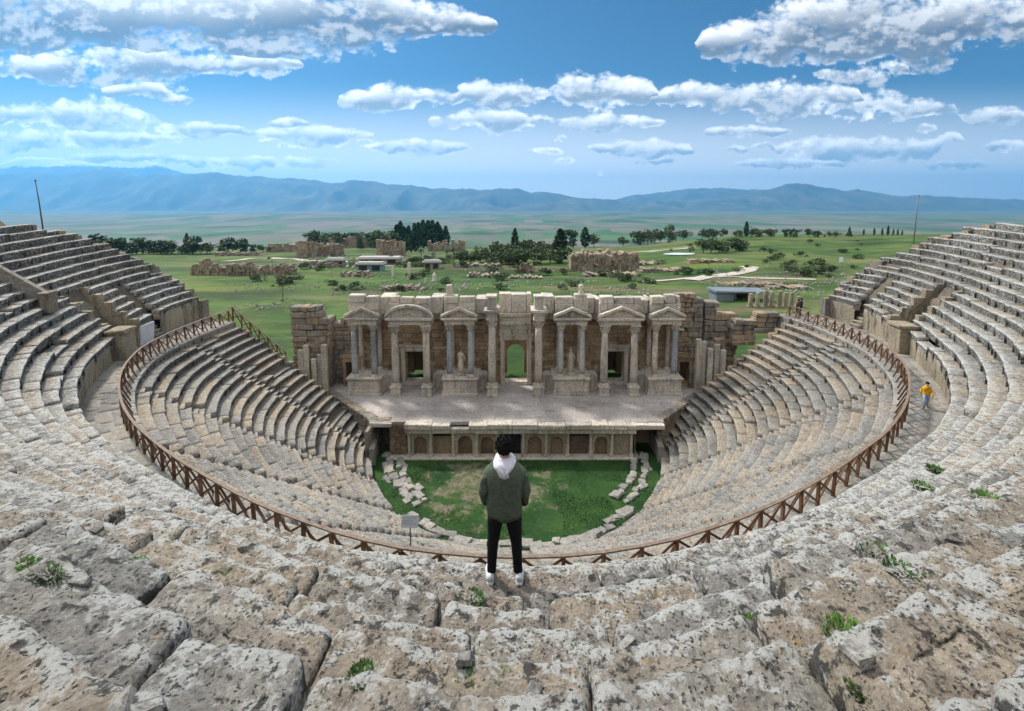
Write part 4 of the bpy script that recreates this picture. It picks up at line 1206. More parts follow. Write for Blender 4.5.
# statues standing on the two inner podiums
M['statue'] = stone('statue_marble', ((.40, .36, .29), (.52, .46, .37), (.60, .52, .40)), white=.2, black=.25, bump=.3)
def statue(x, head, label):
    root = tag(empty('statue', (x, YB + .25, PODZ)), label, 'statue')
    mb = MB(); mb.box(-.36, .36, -.3, .3, 0, .32, .01, .03); mb.build('pedestal', M['marble'], root)
    R = [(0, 0, .32, .34, .28), (0.02, 0, .5, .30, .25), (.03, -.02, .9, .25, .22), (.0, -.02, 1.3, .24, .2), (-.02, 0, 1.55, .27, .2), (-.02, .01, 1.78, .22, .17), (-.01, .01, 2.0, .27, .18), (0, .02, 2.16, .29, .17), (0, .02, 2.26, .16, .12), (0, .02, 2.34, .08, .08)]
    if head: R += [(0, 0, 2.4, .085, .09), (0, -.01, 2.48, .12, .13), (0, 0, 2.58, .13, .14), (0, .01, 2.68, .1, .11), (0, .02, 2.73, .03, .03)]
    mb = MB(); mb.rings(R, 20, noise=.035, seed=int(x * 10) % 50)
    # folds of the robe and the arms
    for q in range(9):
        t = 2 * PI * q / 9 + .3; mb.tube([(math.cos(t) * .3, math.sin(t) * .25, .33), (math.cos(t + .2) * .25, math.sin(t + .2) * .21, 1.0), (math.cos(t + .5) * .24, math.sin(t + .5) * .18, 1.6)], [.05, .045, .025], 6)
    mb.tube([(-.27, .02, 2.12), (-.36, -.02, 1.78), (-.2, -.22, 1.62)], [.085, .075, .055], 8); mb.tube([(.27, .02, 2.12), (.37, .0, 1.8), (.33, -.06, 1.45)], [.085, .075, .055], 8)
    mb.build('figure', M['statue'], root, True)
statue((A3[0] + A3[1]) / 2, False, 'headless pale stone statue between the columns of the podium left of the central doorway')
statue((A5[0] + A5[1]) / 2, True, 'draped pale stone statue with its head between the columns right of the central doorway')

# ---- ruined walls beyond the two ends of the stage building
def ruin_wall(x0, x1, y0, y1, z0, top, label, holes=(), mat='ruin', ch=.6, bl=(.7, 1.7)):
    mb = MB(); ashlar(mb, x0, x1, y0, y1, z0, top, holes, ch=ch, bl=bl, j=.07, bevel=.07, gap=.02)
    return tag(mb.build('ruined_wall', M[mat], None, rough=.09), label, 'ruin')
lum = lambda x, s: float(vnoise(np.array([x * .9, s, 2.0]), 6))
def prof(pts):
    xs_ = [p[0] for p in pts]; zs_ = [p[1] for p in pts]
    return lambda x: float(np.interp(x, xs_, zs_)) + .25 * lum(x, 3.1)
X_ = lambda px, D: (px - 512) / 480 / .975 * D + CAM[0]
ruin_wall(X_(290, 47), X_(330, 47), YB + 1.6, YB + 3.0, ZS, prof([(X_(291, 47), zz(310)), (X_(297, 47), zz(306)), (X_(308, 47), zz(307)), (X_(315, 47), zz(313)), (X_(323, 47), zz(320)), (X_(330, 47), zz(330))]), 'tall stack of rough brown blocks at the left end of the stage building')
mb = MB(); ashlar(mb, X_(322, 47), X_(353, 47), YW, YW + 1.1, ZS, prof([(X_(322, 47), zz(322)), (X_(334, 47), zz(330)), (X_(343, 47), zz(322)), (X_(353, 47), zz(314))]), [(DOORS[0][0], DOORS[0][1], ZS - .1, ZD['side'])], ch=.5, bl=(.6, 1.3), j=.06, bevel=.06)
tag(mb.build('ruined_wall', M['ruin'], None, rough=.06), 'broken wall with a doorway just left of the leftmost marble columns', 'ruin')
mb = MB(); ashlar(mb, X_(678, 47), X_(706, 47), YW, YW + 1.1, ZS, prof([(X_(678, 47), zz(299)), (X_(690, 47), zz(300)), (X_(706, 47), zz(305))]), [(DOORS[4][0], DOORS[4][1], ZS - .1, ZD['side']), (X_(679, 47), X_(690, 47), zz(339), zz(335))], ch=.5, bl=(.6, 1.3), j=.08, bevel=.07)
tag(mb.build('ruined_wall', M['ruin'], None, rough=.08), 'broken brown wall with a doorway just right of the rightmost marble columns', 'ruin')
ruin_wall(X_(704, 48), X_(737, 48), YB + 2.2, YB + 3.6, ZS, prof([(X_(704, 48), zz(305)), (X_(714, 48), zz(308)), (X_(720, 48), zz(318)), (X_(737, 48), zz(322))]), 'ragged wall of rough dark blocks at the right end of the stage building')
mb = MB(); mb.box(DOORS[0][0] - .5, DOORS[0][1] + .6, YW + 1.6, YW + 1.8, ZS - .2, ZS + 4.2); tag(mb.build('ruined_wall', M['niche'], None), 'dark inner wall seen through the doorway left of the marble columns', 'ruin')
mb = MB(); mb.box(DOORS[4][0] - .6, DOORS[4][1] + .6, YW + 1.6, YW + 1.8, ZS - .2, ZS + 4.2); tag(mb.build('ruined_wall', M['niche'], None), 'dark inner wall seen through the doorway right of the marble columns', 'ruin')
# upright marble revetment slabs between the stage ends and the seats
for pts, lab in ((((299, 352, 383), (304, 348, 384), (312, 362, 384), (318, 356, 382), (323, 347, 380)), 'upright pale marble slabs standing at the left end of the stage floor'), (((700, 341, 372), (705, 343, 375), (712, 350, 377), (719, 347, 363), (725, 352, 366)), 'upright pale marble slabs standing at the right end of the stage floor')):
    root = tag(empty('revetment_wall', (X_(pts[2][0], 46), YB + .5, ZS)), lab, 'wall')
    for i, (px, y0, y1) in enumerate(pts):
        x = X_(px, 46.3); mb = MB(); mb.box(x - .27, x + .27, YB + .6 + .15 * (i % 2), YB + 1.0 + .15 * (i % 2), ZS - .3, zz(y0) + rng.uniform(-.1, .1), .03, .04); under(root, mb.build('slab', M['marble'], None, rough=.03))
    mb = MB(); x0, x1 = X_(pts[0][0], 46.3) - .6, X_(pts[-1][0], 46.3) + .4
    ashlar(mb, x0, x1, YB + 1.25, YB + 1.7, ZS - .3, prof([(x0, zz(356)), (x1, zz(338))]), ch=.4, j=.05); under(root, mb.build('backing_wall', M['ruin'], None, rough=.05))
# stacked blocks at the upper ends of the lower seats
for px, py, n_, lab in ((262, 352, 4, 'pile of rough blocks against the end of the left seat bank below the fence'), (742, 324, 5, 'stack of long grey blocks at the upper end of the right seat bank'), (764, 312, 4, 'stack of flat weathered blocks beside the right end of the fence')):
    D = 44.5 + (px > 500) * 2.5; x = X_(px, D); a, b = look(px, py + 14); z = CAM[2] - b * D
    root = tag(empty('block_stack', (x, CAM[1] + D, z)), lab, 'stones')
    for q in range(n_):
        mb = MB()
        for s in (-1, 1): mb.box(min(0, s * 1.1) + .02 + rng.uniform(-.1, .1), max(0, s * 1.1) - .02, -.5, .5, q * .52 - .6, q * .52 - .1, .05, .07)
        o = mb.build('block_course', M['ruin'], root, rough=.05, seed=q); o.location = (rng.normal(0, .12), rng.normal(0, .1), 0)
# ================================================================== PEOPLE
M['skin'] = plain('skin', (.42, .25, .17), .6, .08, 12)
M['hair'] = plain('black_hair', (.009, .008, .008), .85, .5, 40, .12, bump=.8)
def fabric(name, col, sc=30, var=.18):
    m = NT(name); P = m.objc(); g = m.noise(P, sc, 4, .6); f = m.noise(P, 5, 4, .6, .6)
    c = m.mix(1.0, col, m.ramp(g, [(.3, (1 - var,) * 3), (.7, (1 + var,) * 3)]), 'MULTIPLY')
    return m.done(c, .9, m.bump(f, .35, .03, m.bump(g, .25, .004)), .15)
M['jacket'] = fabric('green_jacket_cloth', (.085, .102, .074), 26, .25)
M['hoodie'] = fabric('white_hoodie_cloth', (.66, .65, .70))
M['trousers'] = fabric('black_trousers_cloth', (.011, .011, .013))
M['shoe'] = fabric('white_shoe', (.62, .62, .66), 20, .08); M['sole'] = plain('shoe_sole', (.5, .5, .5), .8, .1)
M['yellow'] = fabric('yellow_shirt_cloth', (.62, .36, .015)); M['jeans'] = fabric('light_blue_jeans', (.26, .33, .45)); M['dark_cloth'] = fabric('dark_coat_cloth', (.012, .014, .03)); M['brown_cloth'] = fabric('brown_coat_cloth', (.12, .075, .055))
M['strap'] = plain('red_strap', (.25, .03, .03), .8, .1)

def body(parent, J):
    """one continuous skinned figure from a dict of joints: name -> (point, radius, parent joint)"""
    names = list(J); idx = {n: i for i, n in enumerate(names)}
    V = [J[n][0] for n in names]; E = [(idx[n], idx[J[n][2]]) for n in names if J[n][2]]
    me = bpy.data.meshes.new('body'); me.from_pydata(V, E, []); me.update()
    o = link(bpy.data.objects.new('body', me), parent)
    o.modifiers.new('grow', 'SKIN').use_smooth_shade = True
    sv = me.skin_vertices[0].data if len(me.skin_vertices) else None
    if sv is None:
        bm_ = None
    for i, n in enumerate(names):
        r = J[n][1]; r = r if hasattr(r, '__len__') else (r, r)
        sv[i].radius = r; sv[i].use_root = (n == 'pelvis')
    o.modifiers.new('smooth', 'SUBSURF').levels = 2; o.modifiers['smooth'].render_levels = 2
    me.materials.append(M['skin'])
    return o
def make_person(loc, rz, label, H=1.73, top='jacket', pants='trousers', shoe='shoe', hood=False, stride=0.0, spread=.15, sleeves=True, shorts=False, pockets=True, group=None):
    """figure facing +Y; the feet stand at z = 0"""
    k = H / 1.73
    root = tag(empty('person', loc, rz), label, 'person', group)
    f = stride
    LA, RA = (-spread, -f * .32, .085), (spread, f * .32, .085)
    LK, RK = (-.5 * spread - .055, -f * .05 + .03, .50), (.5 * spread + .055, f * .22 + .03, .50)
    hz = .92
    if pockets: LE, RE, LH, RH = (-.236, -.015, 1.09), (.236, -.015, 1.09), (-.215, .085, .885), (.215, .085, .885)
    else: LE, RE, LH, RH = (-.255, -.06 + f * .1, 1.12), (.255, -.06 - f * .1, 1.12), (-.26, .1 + f * .2, .90), (.26, .1 - f * .2, .90)
    J = {'pelvis': ((0, 0, hz), (.13, .095), None), 'waist': ((0, .0, 1.08), (.125, .085), 'pelvis'), 'chest': ((0, -.01, 1.29), (.145, .09), 'waist'),
         'neck': ((0, 0, 1.46), .056, 'chest'), 'jaw': ((0, .015, 1.545), (.066, .078), 'neck'), 'skull': ((0, .01, 1.63), (.076, .092), 'jaw'), 'crown': ((0, .0, 1.695), (.045, .06), 'skull'),
         'nose': ((0, .118, 1.585), .012, 'jaw')}
    for s, n, SH, EL, HA, KN, AN in ((-1, 'l', (-.150, -.012, 1.35), LE, LH, LK, LA), (1, 'r', (.150, -.012, 1.35), RE, RH, RK, RA)):
        J[n + 'ear'] = ((s * .092, .0, 1.60), .014, 'skull')
        J[n + 'shoulder'] = (SH, .046, 'chest'); J[n + 'elbow'] = (EL, .034, n + 'shoulder'); J[n + 'wrist'] = (HA, (.03, .024), n + 'elbow')
        d = np.array(HA) - np.array(EL); d = d / np.linalg.norm(d); sd_ = np.array([s * 1.0, 0, 0])
        fw = np.array([0, .75, -.65]) if pockets else np.array([0, .15, -1.0])
        palm = np.array(HA) + fw * .07
        J[n + 'palm'] = (tuple(palm), (.038, .018), n + 'wrist')
        for q, ln in enumerate((.062, .07, .066, .052)):
            across = np.array([1.0, 0, 0]) * (q - 1.5) * .019
            a = palm + fw * .045 + across; J[f'{n}knuckle{q}'] = (tuple(a), .0095, n + 'palm'); J[f'{n}tip{q}'] = (tuple(a + fw * ln + np.array([0, .012, 0])), .0075, f'{n}knuckle{q}')
        th_ = np.array(HA) + fw * .03 + np.array([-s * .036, .012, 0]); J[n + 'thumb'] = (tuple(th_), .011, n + 'wrist'); J[n + 'thumbtip'] = (tuple(th_ + fw * .045 + np.array([-s * .012, .01, 0])), .008, n + 'thumb')
        J[n + 'hip'] = ((s * .09, 0, .86), .085, 'pelvis'); J[n + 'knee'] = (KN, .055, n + 'hip'); J[n + 'ankle'] = (AN, .036, n + 'knee'); J[n + 'toe'] = ((AN[0] + s * .02, AN[1] + .15, .04), (.035, .025), n + 'ankle')
    J = {n: (tuple(np.array(v[0]) * k), tuple(np.array(v[1] if hasattr(v[1], '__len__') else (v[1], v[1])) * k), v[2]) for n, v in J.items()}
    body(root, J)
    # hair: a cap with an uneven fringe
    mb = MB(); th = np.linspace(0, PI * .70, 9); V = []; F = []; sg = 22
    for i, t in enumerate(th):
        for q in range(sg):
            a = 2 * PI * q / sg; back = .5 - .5 * math.sin(a)
            tt = min(t, PI * (.42 + .30 * back))
            V.append((.094 * math.sin(tt) * math.cos(a), -.008 + .112 * math.sin(tt) * math.sin(a), 1.617 + .112 * math.cos(tt)))
    V = np.array(V); V += (V - np.array([0, 0, 1.6])) * (.13 * vnoise(V * 42, 3) + .10 * vnoise(V * 90, 5))[:, None]
    F = [(i * sg + q, i * sg + (q + 1) % sg, (i + 1) * sg + (q + 1) % sg, (i + 1) * sg + q) for i in range(8) for q in range(sg)]
    mb.add(V * k, F)
    gh = np.random.default_rng(5); HV = []; HF = []                # short uneven locks standing off the cap
    for q in range(420):
        t = math.acos(1 - gh.random() * 1.25); a = gh.uniform(0, 2 * PI); back = .5 - .5 * math.sin(a)
        if t > PI * (.42 + .28 * back): continue
        n_ = np.array([math.sin(t) * math.cos(a), math.sin(t) * math.sin(a), math.cos(t)]); c_ = np.array([0, -.008, 1.617]) + n_ * np.array([.094, .112, .112])
        tg = np.cross(n_, gh.normal(0, 1, 3)); tg /= np.linalg.norm(tg); dn_ = np.array([0, 0, -1.0]) - n_ * (-n_[2]); w0 = .008
        tip = c_ + n_ * gh.uniform(.012, .026) + dn_ * .03 * gh.random() + tg * gh.normal(0, .012); k0 = len(HV)
        HV += [c_ - tg * w0, c_ + tg * w0, c_ + np.cross(n_, tg) * w0 - n_ * .004, tip]; HF += [(k0, k0 + 1, k0 + 3), (k0 + 1, k0 + 2, k0 + 3), (k0 + 2, k0, k0 + 3)]
    mb.add(np.array(HV) * k, HF); h = mb.build('hair', M['hair'], root, False)
    # upper garment
    mb = MB(); hem = .80 if top == 'jacket' else .88
    R = [(0, -.005, hem, .200, .135), (0, -.005, hem + .05, .204, .138), (0, -.005, .98, .198, .134), (0, -.01, 1.10, .203, .135), (0, -.015, 1.22, .216, .138), (0, -.015, 1.30, .222, .134), (0, -.013, 1.36, .205, .124), (0, -.012, 1.405, .165, .11), (0, -.009, 1.445, .118, .094), (0, 0, 1.48, .085, .078)]
    mb.rings([(a * k, b * k, c * k, d * k, e * k) for a, b, c, d, e in R], 28, True, None, .012, 4)
    for s, EL, HA in ((-1, LE, LH), (1, RE, RH)):
        SH = np.array([s * .150, -.012, 1.365]); EL = np.array(EL); HA = np.array(HA)
        if sleeves: P = [np.array([s * .085, -.012, 1.335]), np.array([s * .15, -.012, 1.322]), SH * .75 + EL * .25, SH * .45 + EL * .55, EL * .85 + SH * .15, EL, EL * .8 + HA * .2, EL * .4 + HA * .6, HA * .97 + EL * .03]; rr = [.06, .076, .073, .066, .06, .058, .056, .052, .047]
        else: P = [np.array([s * .085, -.012, 1.335]), np.array([s * .15, -.012, 1.322]), SH * .6 + EL * .4, SH * .25 + EL * .75]; rr = [.06, .08, .078, .07]
        n0 = len(mb.V); mb.tube([p * k for p in P], [r * k for r in rr], 16)
        mb.V[-1] = mb.V[-1] + .014 * np.stack([vnoise(mb.V[-1] * np.array([16, 16, 26]), 7 + q) for q in range(3)], 1)
    g = mb.build(top if top in ('jacket',) else 'shirt', M[top], root, True)
    if top == 'jacket':
        sb = MB(); sb.tube([np.array(RH) * .93 * k + np.array(RE) * .07 * k, np.array(RH) * .80 * k + np.array(RE) * .20 * k], .055 * k, 14); sb.build('cuff', M['trousers'], g, True)
    if hood:
        mb = MB()
        R = [(0, -.0, 1.50, .082, .082), (0, -.015, 1.492, .108, .105), (0, -.035, 1.455, .124, .115), (0, -.062, 1.428, .118, .10), (0, -.086, 1.40, .10, .078), (0, -.10, 1.37, .076, .055), (0, -.122, 1.325, .058, .046), (0, -.124, 1.30, .024, .026)]
        mb.rings([(a * k, b * k, c * k, d * k, e * k) for a, b, c, d, e in R], 24, True, None, .014, 9)
        mb.tube([(-.06 * k, -.10 * k, 1.47 * k), (-.03 * k, -.15 * k, 1.40 * k), (0, -.168 * k, 1.34 * k)], .018 * k, 8); mb.tube([(.07 * k, -.09 * k, 1.47 * k), (.045 * k, -.14 * k, 1.41 * k), (.01 * k, -.165 * k, 1.35 * k)], .016 * k, 8)
        mb.build('hood', M['hoodie'], root, True)
    # trousers: two legs meeting at the seat
    mb = MB()
    mb.rings([(a * k, b * k, c * k, d * k, e * k) for a, b, c, d, e in [(0, 0, 1.0, .165, .115), (0, -.008, .92, .175, .125), (0, -.012, .86, .172, .12), (0, -.005, .80, .13, .095), (0, 0, .765, .06, .06)]], 20, True, None, .008, 3)
    for s, KN, AN in ((-1, LK, LA), (1, RK, RA)):
        HP = np.array([s * .085, -.006, .85]); KN = np.array(KN); AN = np.array(AN)
        if shorts: P = [HP + [0, 0, .04], HP * .55 + KN * .45, KN * .95 + HP * .05]; rr = [.098, .09, .08]
        else: P = [HP + [0, 0, .04], HP * .6 + KN * .4, KN * .9 + HP * .1, KN * .8 + AN * .2, KN * .4 + AN * .6, AN + [0, 0, .02]]; rr = [.098, .088, .072, .066, .058, .054]
        mb.tube([p * k for p in P], [r * k for r in rr], 16)
        mb.V[-1] = mb.V[-1] + .008 * np.stack([vnoise(mb.V[-1] * 13, 17 + q) for q in range(3)], 1)
    mb.build('shorts' if shorts else 'trousers', M[pants], root, True)
    for s, AN in ((-1, LA), (1, RA)):
        mb = MB(); x, y = AN[0] + s * .015, AN[1]
        mb.tube([np.array(p) * k for p in ((x - s * .0, y - .09, .055), (x, y - .05, .065), (x + s * .01, y + .04, .062), (x + s * .02, y + .12, .045), (x + s * .025, y + .185, .035))], [(r[0] * k, r[1] * k) for r in ((.034, .04), (.043, .05), (.046, .045), (.045, .034), (.03, .022))], 14)
        sh = mb.build('shoe', M[shoe], root, True)
        mb = MB(); mb.tube([np.array(p) * k for p in ((x, y - .11, .016), (x, y - .05, .016), (x + s * .01, y + .04, .016), (x + s * .02, y + .13, .016), (x + s * .025, y + .2, .018))], [(r * k, .015 * k) for r in (.034, .044, .046, .046, .03)], 12); mb.build('sole', M['sole'], sh, True)
    return root
def stand(x, y):
    p = drop(x, y); return p
best_ = None
for py_ in np.arange(-36.0, -35.55, .03):        # the tread whose height fits where he stands
    hz_ = [drop(-.46 + dx, py_ + dy) for dx, dy in ((-.15, -.05), (.15, -.05), (-.15, .12), (.15, .12))]
    if any(h is None for h in hz_): continue
    zs_ = [h.z for h in hz_]; fz = max(zs_); err = abs((CAM[2] - fz) / (py_ - CAM[1]) - look(504, 577)[1]) + .12 * (max(zs_) - min(zs_))
    if best_ is None or err < best_[0]: best_ = (err, py_, fz)
px_, py_, fz = -.46, best_[1], best_[2]
MAN = make_person((px_, py_, fz - .012), rad(0), 'young man seen from behind in a dark green jacket, white hood and black trousers', 1.67, hood=True)
q = pol(27.1, 54.8, 0.02)
W1 = make_person(tuple(q), rad(150), 'walker in a yellow shirt and pale blue jeans on the right walkway', 1.46, 'yellow', 'jeans', 'dark_cloth', stride=.9, pockets=False, spread=.11)
mb = MB(); mb.tube([(-.15, .14, 1.30), (0, .155, 1.12), (.16, .13, .98)], .018, 6); mb.build('strap', M['strap'], W1, True)
q = pol(29.0, 102.3, 0.0); make_person((q[0], q[1], 0.02), rad(60), 'visitor in a dark coat standing at the far right end of the walkway', 1.74, 'dark_cloth', 'dark_cloth', 'dark_cloth', pockets=True, spread=.1)
q = pol(29.3, 103.6, 0.0); make_person((q[0], q[1], -.1), rad(20), 'visitor in a brown coat behind the dark coated one at the right fence end', 1.62, 'brown_cloth', 'dark_cloth', 'dark_cloth', pockets=True, spread=.1)
# slab of walkway that carries them past the end of the seats
mb = MB()
for r0, r1, a, b in ((26.9, 28.4, 100.4, 102.2), (28.42, 30.4, 100.4, 102.1), (26.9, 28.5, 102.25, 104.6), (28.52, 30.6, 102.15, 104.5)):
    V = [pol(r, p, z) for z in (-1.2, 0.0) for r in (r0, r1) for p in (a, b)]; mb.add(V, [(0, 2, 3, 1), (4, 5, 7, 6), (0, 1, 5, 4), (2, 6, 7, 3), (0, 4, 6, 2), (1, 3, 7, 5)])
tag(mb.build('walkway', M['pave'], None, rough=.03), kind='structure')

# ================================================================== FOREGROUND WEEDS
def weed_mesh(n, h, spread, seed, ln=1.0):
    g = np.random.default_rng(seed); V = []; F = []
    for q in range(n):
        a = g.uniform(0, 2 * PI); r = spread * math.sqrt(g.random()); b = np.array([r * math.cos(a) * ln, r * math.sin(a), 0])
        out = np.array([math.cos(a + g.normal(0, .5)), math.sin(a + g.normal(0, .5)), 0]); L = h * g.uniform(.4, 1.1); w_ = L * g.uniform(.25, .5)
        side_ = np.array([-out[1], out[0], 0]); up = np.array([0, 0, 1.0])
        p1 = b + up * L * .5 + out * L * .15; p2 = b + up * L * .85 + out * L * .5; k0 = len(V)
        V += [b - side_ * w_ * .15, b + side_ * w_ * .15, p1 + side_ * w_ * .5, p1 - side_ * w_ * .5, p2]
        F += [(k0, k0 + 1, k0 + 2, k0 + 3), (k0 + 3, k0 + 2, k0 + 4)]
    return V, F
def ray_near(px, py):
    a, b = look(px, py); d = Vector((a, 1, -b)).normalized()
    h = BVH.ray_cast(Vector(CAM), d); return h[0]
WEEDS = [(40, 569, .5, 3.2, 'long strip of grass in a joint between the blocks at the left edge'), (134, 563, .5, 1, 'small green weed between eroded blocks in the left foreground'), (224, 577, .55, 1.2, 'weed sprouting in a joint left of the standing man'),
         (470, 601, .8, 1, 'bushy green weed on a tread just below the feet of the standing man'), (578, 652, .5, 1, 'thin weed between two pale blocks below and right of the standing man'), (360, 674, .75, .8, 'weed in the dark joint at the lower left of centre'),
         (462, 684, .7, 3.6, 'long curved strip of weeds along a block edge at the bottom centre'), (748, 620, .5, 1, 'weed with a yellow tinge in a block joint right of the standing man'), (846, 632, .9, 1.1, 'largest dark green weed between blocks in the right foreground'),
         (902, 569, .7, 1.5, 'bright green clump on the right foreground tread'), (876, 550, .55, 1.5, 'green clump just above the bright one on the right'), (866, 691, .8, .9, 'weed with upright blades at the bottom right'),
         (986, 497, .5, 1.4, 'low weed near the right edge among the seats'), (937, 471, .45, 1, 'tiny weed in the right upper rows'), (922, 487, .45, 1.2, 'flat weed clump in the right upper rows below the tiny one'), (548, 670, .35, 1, 'tiny weed in a crack at the bottom centre'),
         (252, 605, .4, 1, 'thin weed in a joint beside a grey block at left'), (118, 537, .35, 1.3, 'low green tuft among the left foreground rows'), (356, 545, .4, 1, 'small tuft among the rubble rows below the fence on the left')]
for i, (x, y, s, ln, lab) in enumerate(WEEDS):
    h = ray_near(x, y)
    if h is None: continue
    d = (h - Vector(CAM)).length; sz = .031 * d * s
    V, F = weed_mesh(int(380 * max(.6, s) * max(1, ln * .8)), sz * .42, sz, 100 + i, ln)
    o = mesh('weed', V, F, M['weed'], None, False, None, (h.x, h.y, h.z - .02)); o.rotation_euler = (0, 0, rng.normal(0, .15) + (rad(-25) if x < 300 else rad(20) if x > 800 else 0))
    tag(o, lab, 'weed', 'weeds in the foreground joints')

# loose fragments lying on the worn treads near the camera
n_ = 0
for q in range(400):
    if n_ >= 70: break
    d_ = 1.4 + 9 * rng.random() ** 1.4; x_, y_ = CAM[0] + rng.uniform(-1.05, 1.05) * d_, CAM[1] + d_
    h = drop(x_, y_)
    if h is None or math.hypot(x_ - px_, y_ - py_) < .5: continue
    o = bpy.data.objects.new('stone_fragment', protos[int(rng.integers(0, 6))]); link(o); s_ = rng.uniform(.05, .17)
    o.location = (h.x, h.y, h.z + .07 * s_); o.rotation_euler = (rng.normal(0, .3), rng.normal(0, .3), rng.uniform(0, 6.28)); o.scale = (s_, s_ * rng.uniform(.7, 1.2), s_ * rng.uniform(.8, 1.6))
    tag(o, 'small loose stone fragment lying on the eroded foreground seats', 'stone', 'stone fragments on the foreground seats'); n_ += 1

# ================================================================== POLES AND SIGNS
def pole(px, ybase, ytop, D, label, lean=0):
    a, b = look(px, ybase); x, y = CAM[0] + a * D, CAM[1] + D; z = CAM[2] - b * D; z1 = CAM[2] - look(px, ytop)[1] * D
    root = tag(empty('pole', (x, y, z)), label, 'pole'); mb = MB(); H_ = z1 - z
    mb.tube([(0, 0, -3), (lean * .5, 0, H_ * .5), (lean, 0, H_)], [.07, .055, .035], 10); mb.build('mast', M['metal_pole'], root, True)
    mb = MB(); mb.box(lean - .06, lean + .10, -.05, .05, H_ - .02, H_ + .12, .0, .02); mb.build('lamp_head', M['metal_pole'], root)
pole(43, 224, 181, 46, 'thin leaning metal pole rising behind the top of the left seats', -.25)
pole(912.5, 251, 196, 62, 'thin tall metal pole beyond the upper end of the right seats', .1)
def board(loc, rz, w_, h_, z0, tilt, mat, label, lines=0):
    root = tag(empty('information_sign', loc, rz), label, 'sign')
    mb = MB(); mb.tube([(0, .02, -.5), (0, .02, z0 + .1)], .025, 8); mb.build('post', M['metal_pole'], root, True)
    mb = MB(); mb.box(-w_ / 2, w_ / 2, -.02, .015, -h_ / 2, h_ / 2, 0, .008); p = mb.build('panel', M[mat], root); p.location = (0, 0, z0 + h_ / 2 * .8); p.rotation_euler = (rad(tilt), 0, 0)
    if lines:
        mb = MB(); g = np.random.default_rng(3)
        for q in range(lines): mb.box(-w_ * .42, w_ * (.42 - .25 * g.random()), -.0235, -.0205, h_ * (.36 - .72 * q / lines) - .004, h_ * (.36 - .72 * q / lines) + .004)
        t = mb.build('printed_lines', M['metal_pole'], p)
q = pol(23.9, -10.4, 0); _ks = int((23.9 - float(RL(-10.4))) / ((float(Rr(-10.4)) - .65 - float(RL(-10.4))) / NLOW)); board((q[0], q[1], float(low_z(_ks, -10.4))), 0, .66, .44, 1.15, -28, 'sign_grey', 'small grey tilted information panel on a post among the lower seats', 5)
a, b = look(906, 326); D = 41.6; board((CAM[0] + a * D, CAM[1] + D, CAM[2] - b * D), rad(-35), .95, .8, .55, -8, 'white_paint', 'small pale notice board beside the arched passage on the right', 4)
p_, D = site(841, 263); board((p_[0], p_[1], p_[2]), 0, .008 * D, .011 * D, .5, 0, 'white_paint', 'small white board standing in the meadow at the far right')

# ================================================================== TREES
def crown_mesh(kind, seed, n=420):
    g = np.random.default_rng(seed)
    if kind == 'cypress':
        t = g.random(n) ** .8; a = g.uniform(0, 2 * PI, n); r = np.interp(t, [0, .08, .3, .6, .85, 1], [.05, .12, .155, .13, .07, .01]) * (1 + .25 * np.sin(a * 3 + t * 9)) * np.sqrt(g.uniform(.35, 1, n))
        C = np.stack([r * np.cos(a), r * np.sin(a), .06 + t * .94], -1); sz = .05
    elif kind == 'pine':
        L = [(g.normal(0, .15), g.normal(0, .15), g.uniform(.2, .9), g.uniform(.13, .22)) for _ in range(9)]
        k = g.integers(0, 9, n); C = np.array([(L[i][0], L[i][1], L[i][2]) for i in k]); d = g.normal(0, 1, (n, 3)); d /= np.linalg.norm(d, axis=1)[:, None]
        C = C + d * np.array([L[i][3] for i in k])[:, None] * g.uniform(.55, 1.05, n)[:, None] * np.array([1.15, 1.15, .8]); sz = .055
    elif kind == 'cone':
        t = g.random(n) ** 1.3; a = g.uniform(0, 2 * PI, n); r = (.26 * (1 - t) + .015) * np.sqrt(g.uniform(.3, 1, n)) * (1 + .2 * np.sin(t * 40))
        C = np.stack([r * np.cos(a), r * np.sin(a), .08 + t * .92], -1); sz = .05
    else:
        L = [(g.normal(0, .24), g.normal(0, .24), g.uniform(.25, .72), g.uniform(.18, .3)) for _ in range(8)]
        k = g.integers(0, 8, n); C = np.array([(L[i][0], L[i][1], L[i][2]) for i in k]); d = g.normal(0, 1, (n, 3)); d /= np.linalg.norm(d, axis=1)[:, None]
        C = C + d * np.array([L[i][3] for i in k])[:, None] * g.uniform(.6, 1.05, n)[:, None] * np.array([1.1, 1.1, .85]); sz = .06
    C[:, 2] = np.maximum(C[:, 2], .05)
    A = g.normal(0, 1, (n, 3)); A /= np.linalg.norm(A, axis=1)[:, None]; B = np.cross(A, g.normal(0, 1, (n, 3))); B /= np.linalg.norm(B, axis=1)[:, None]
    s = sz * g.uniform(.6, 1.4, n)[:, None]
    V = np.stack([C - A * s, C + B * s * .7, C + A * s, C - B * s * .7], 1).reshape(-1, 3)
    return V, np.arange(n * 4).reshape(-1, 4)
TREE = {}
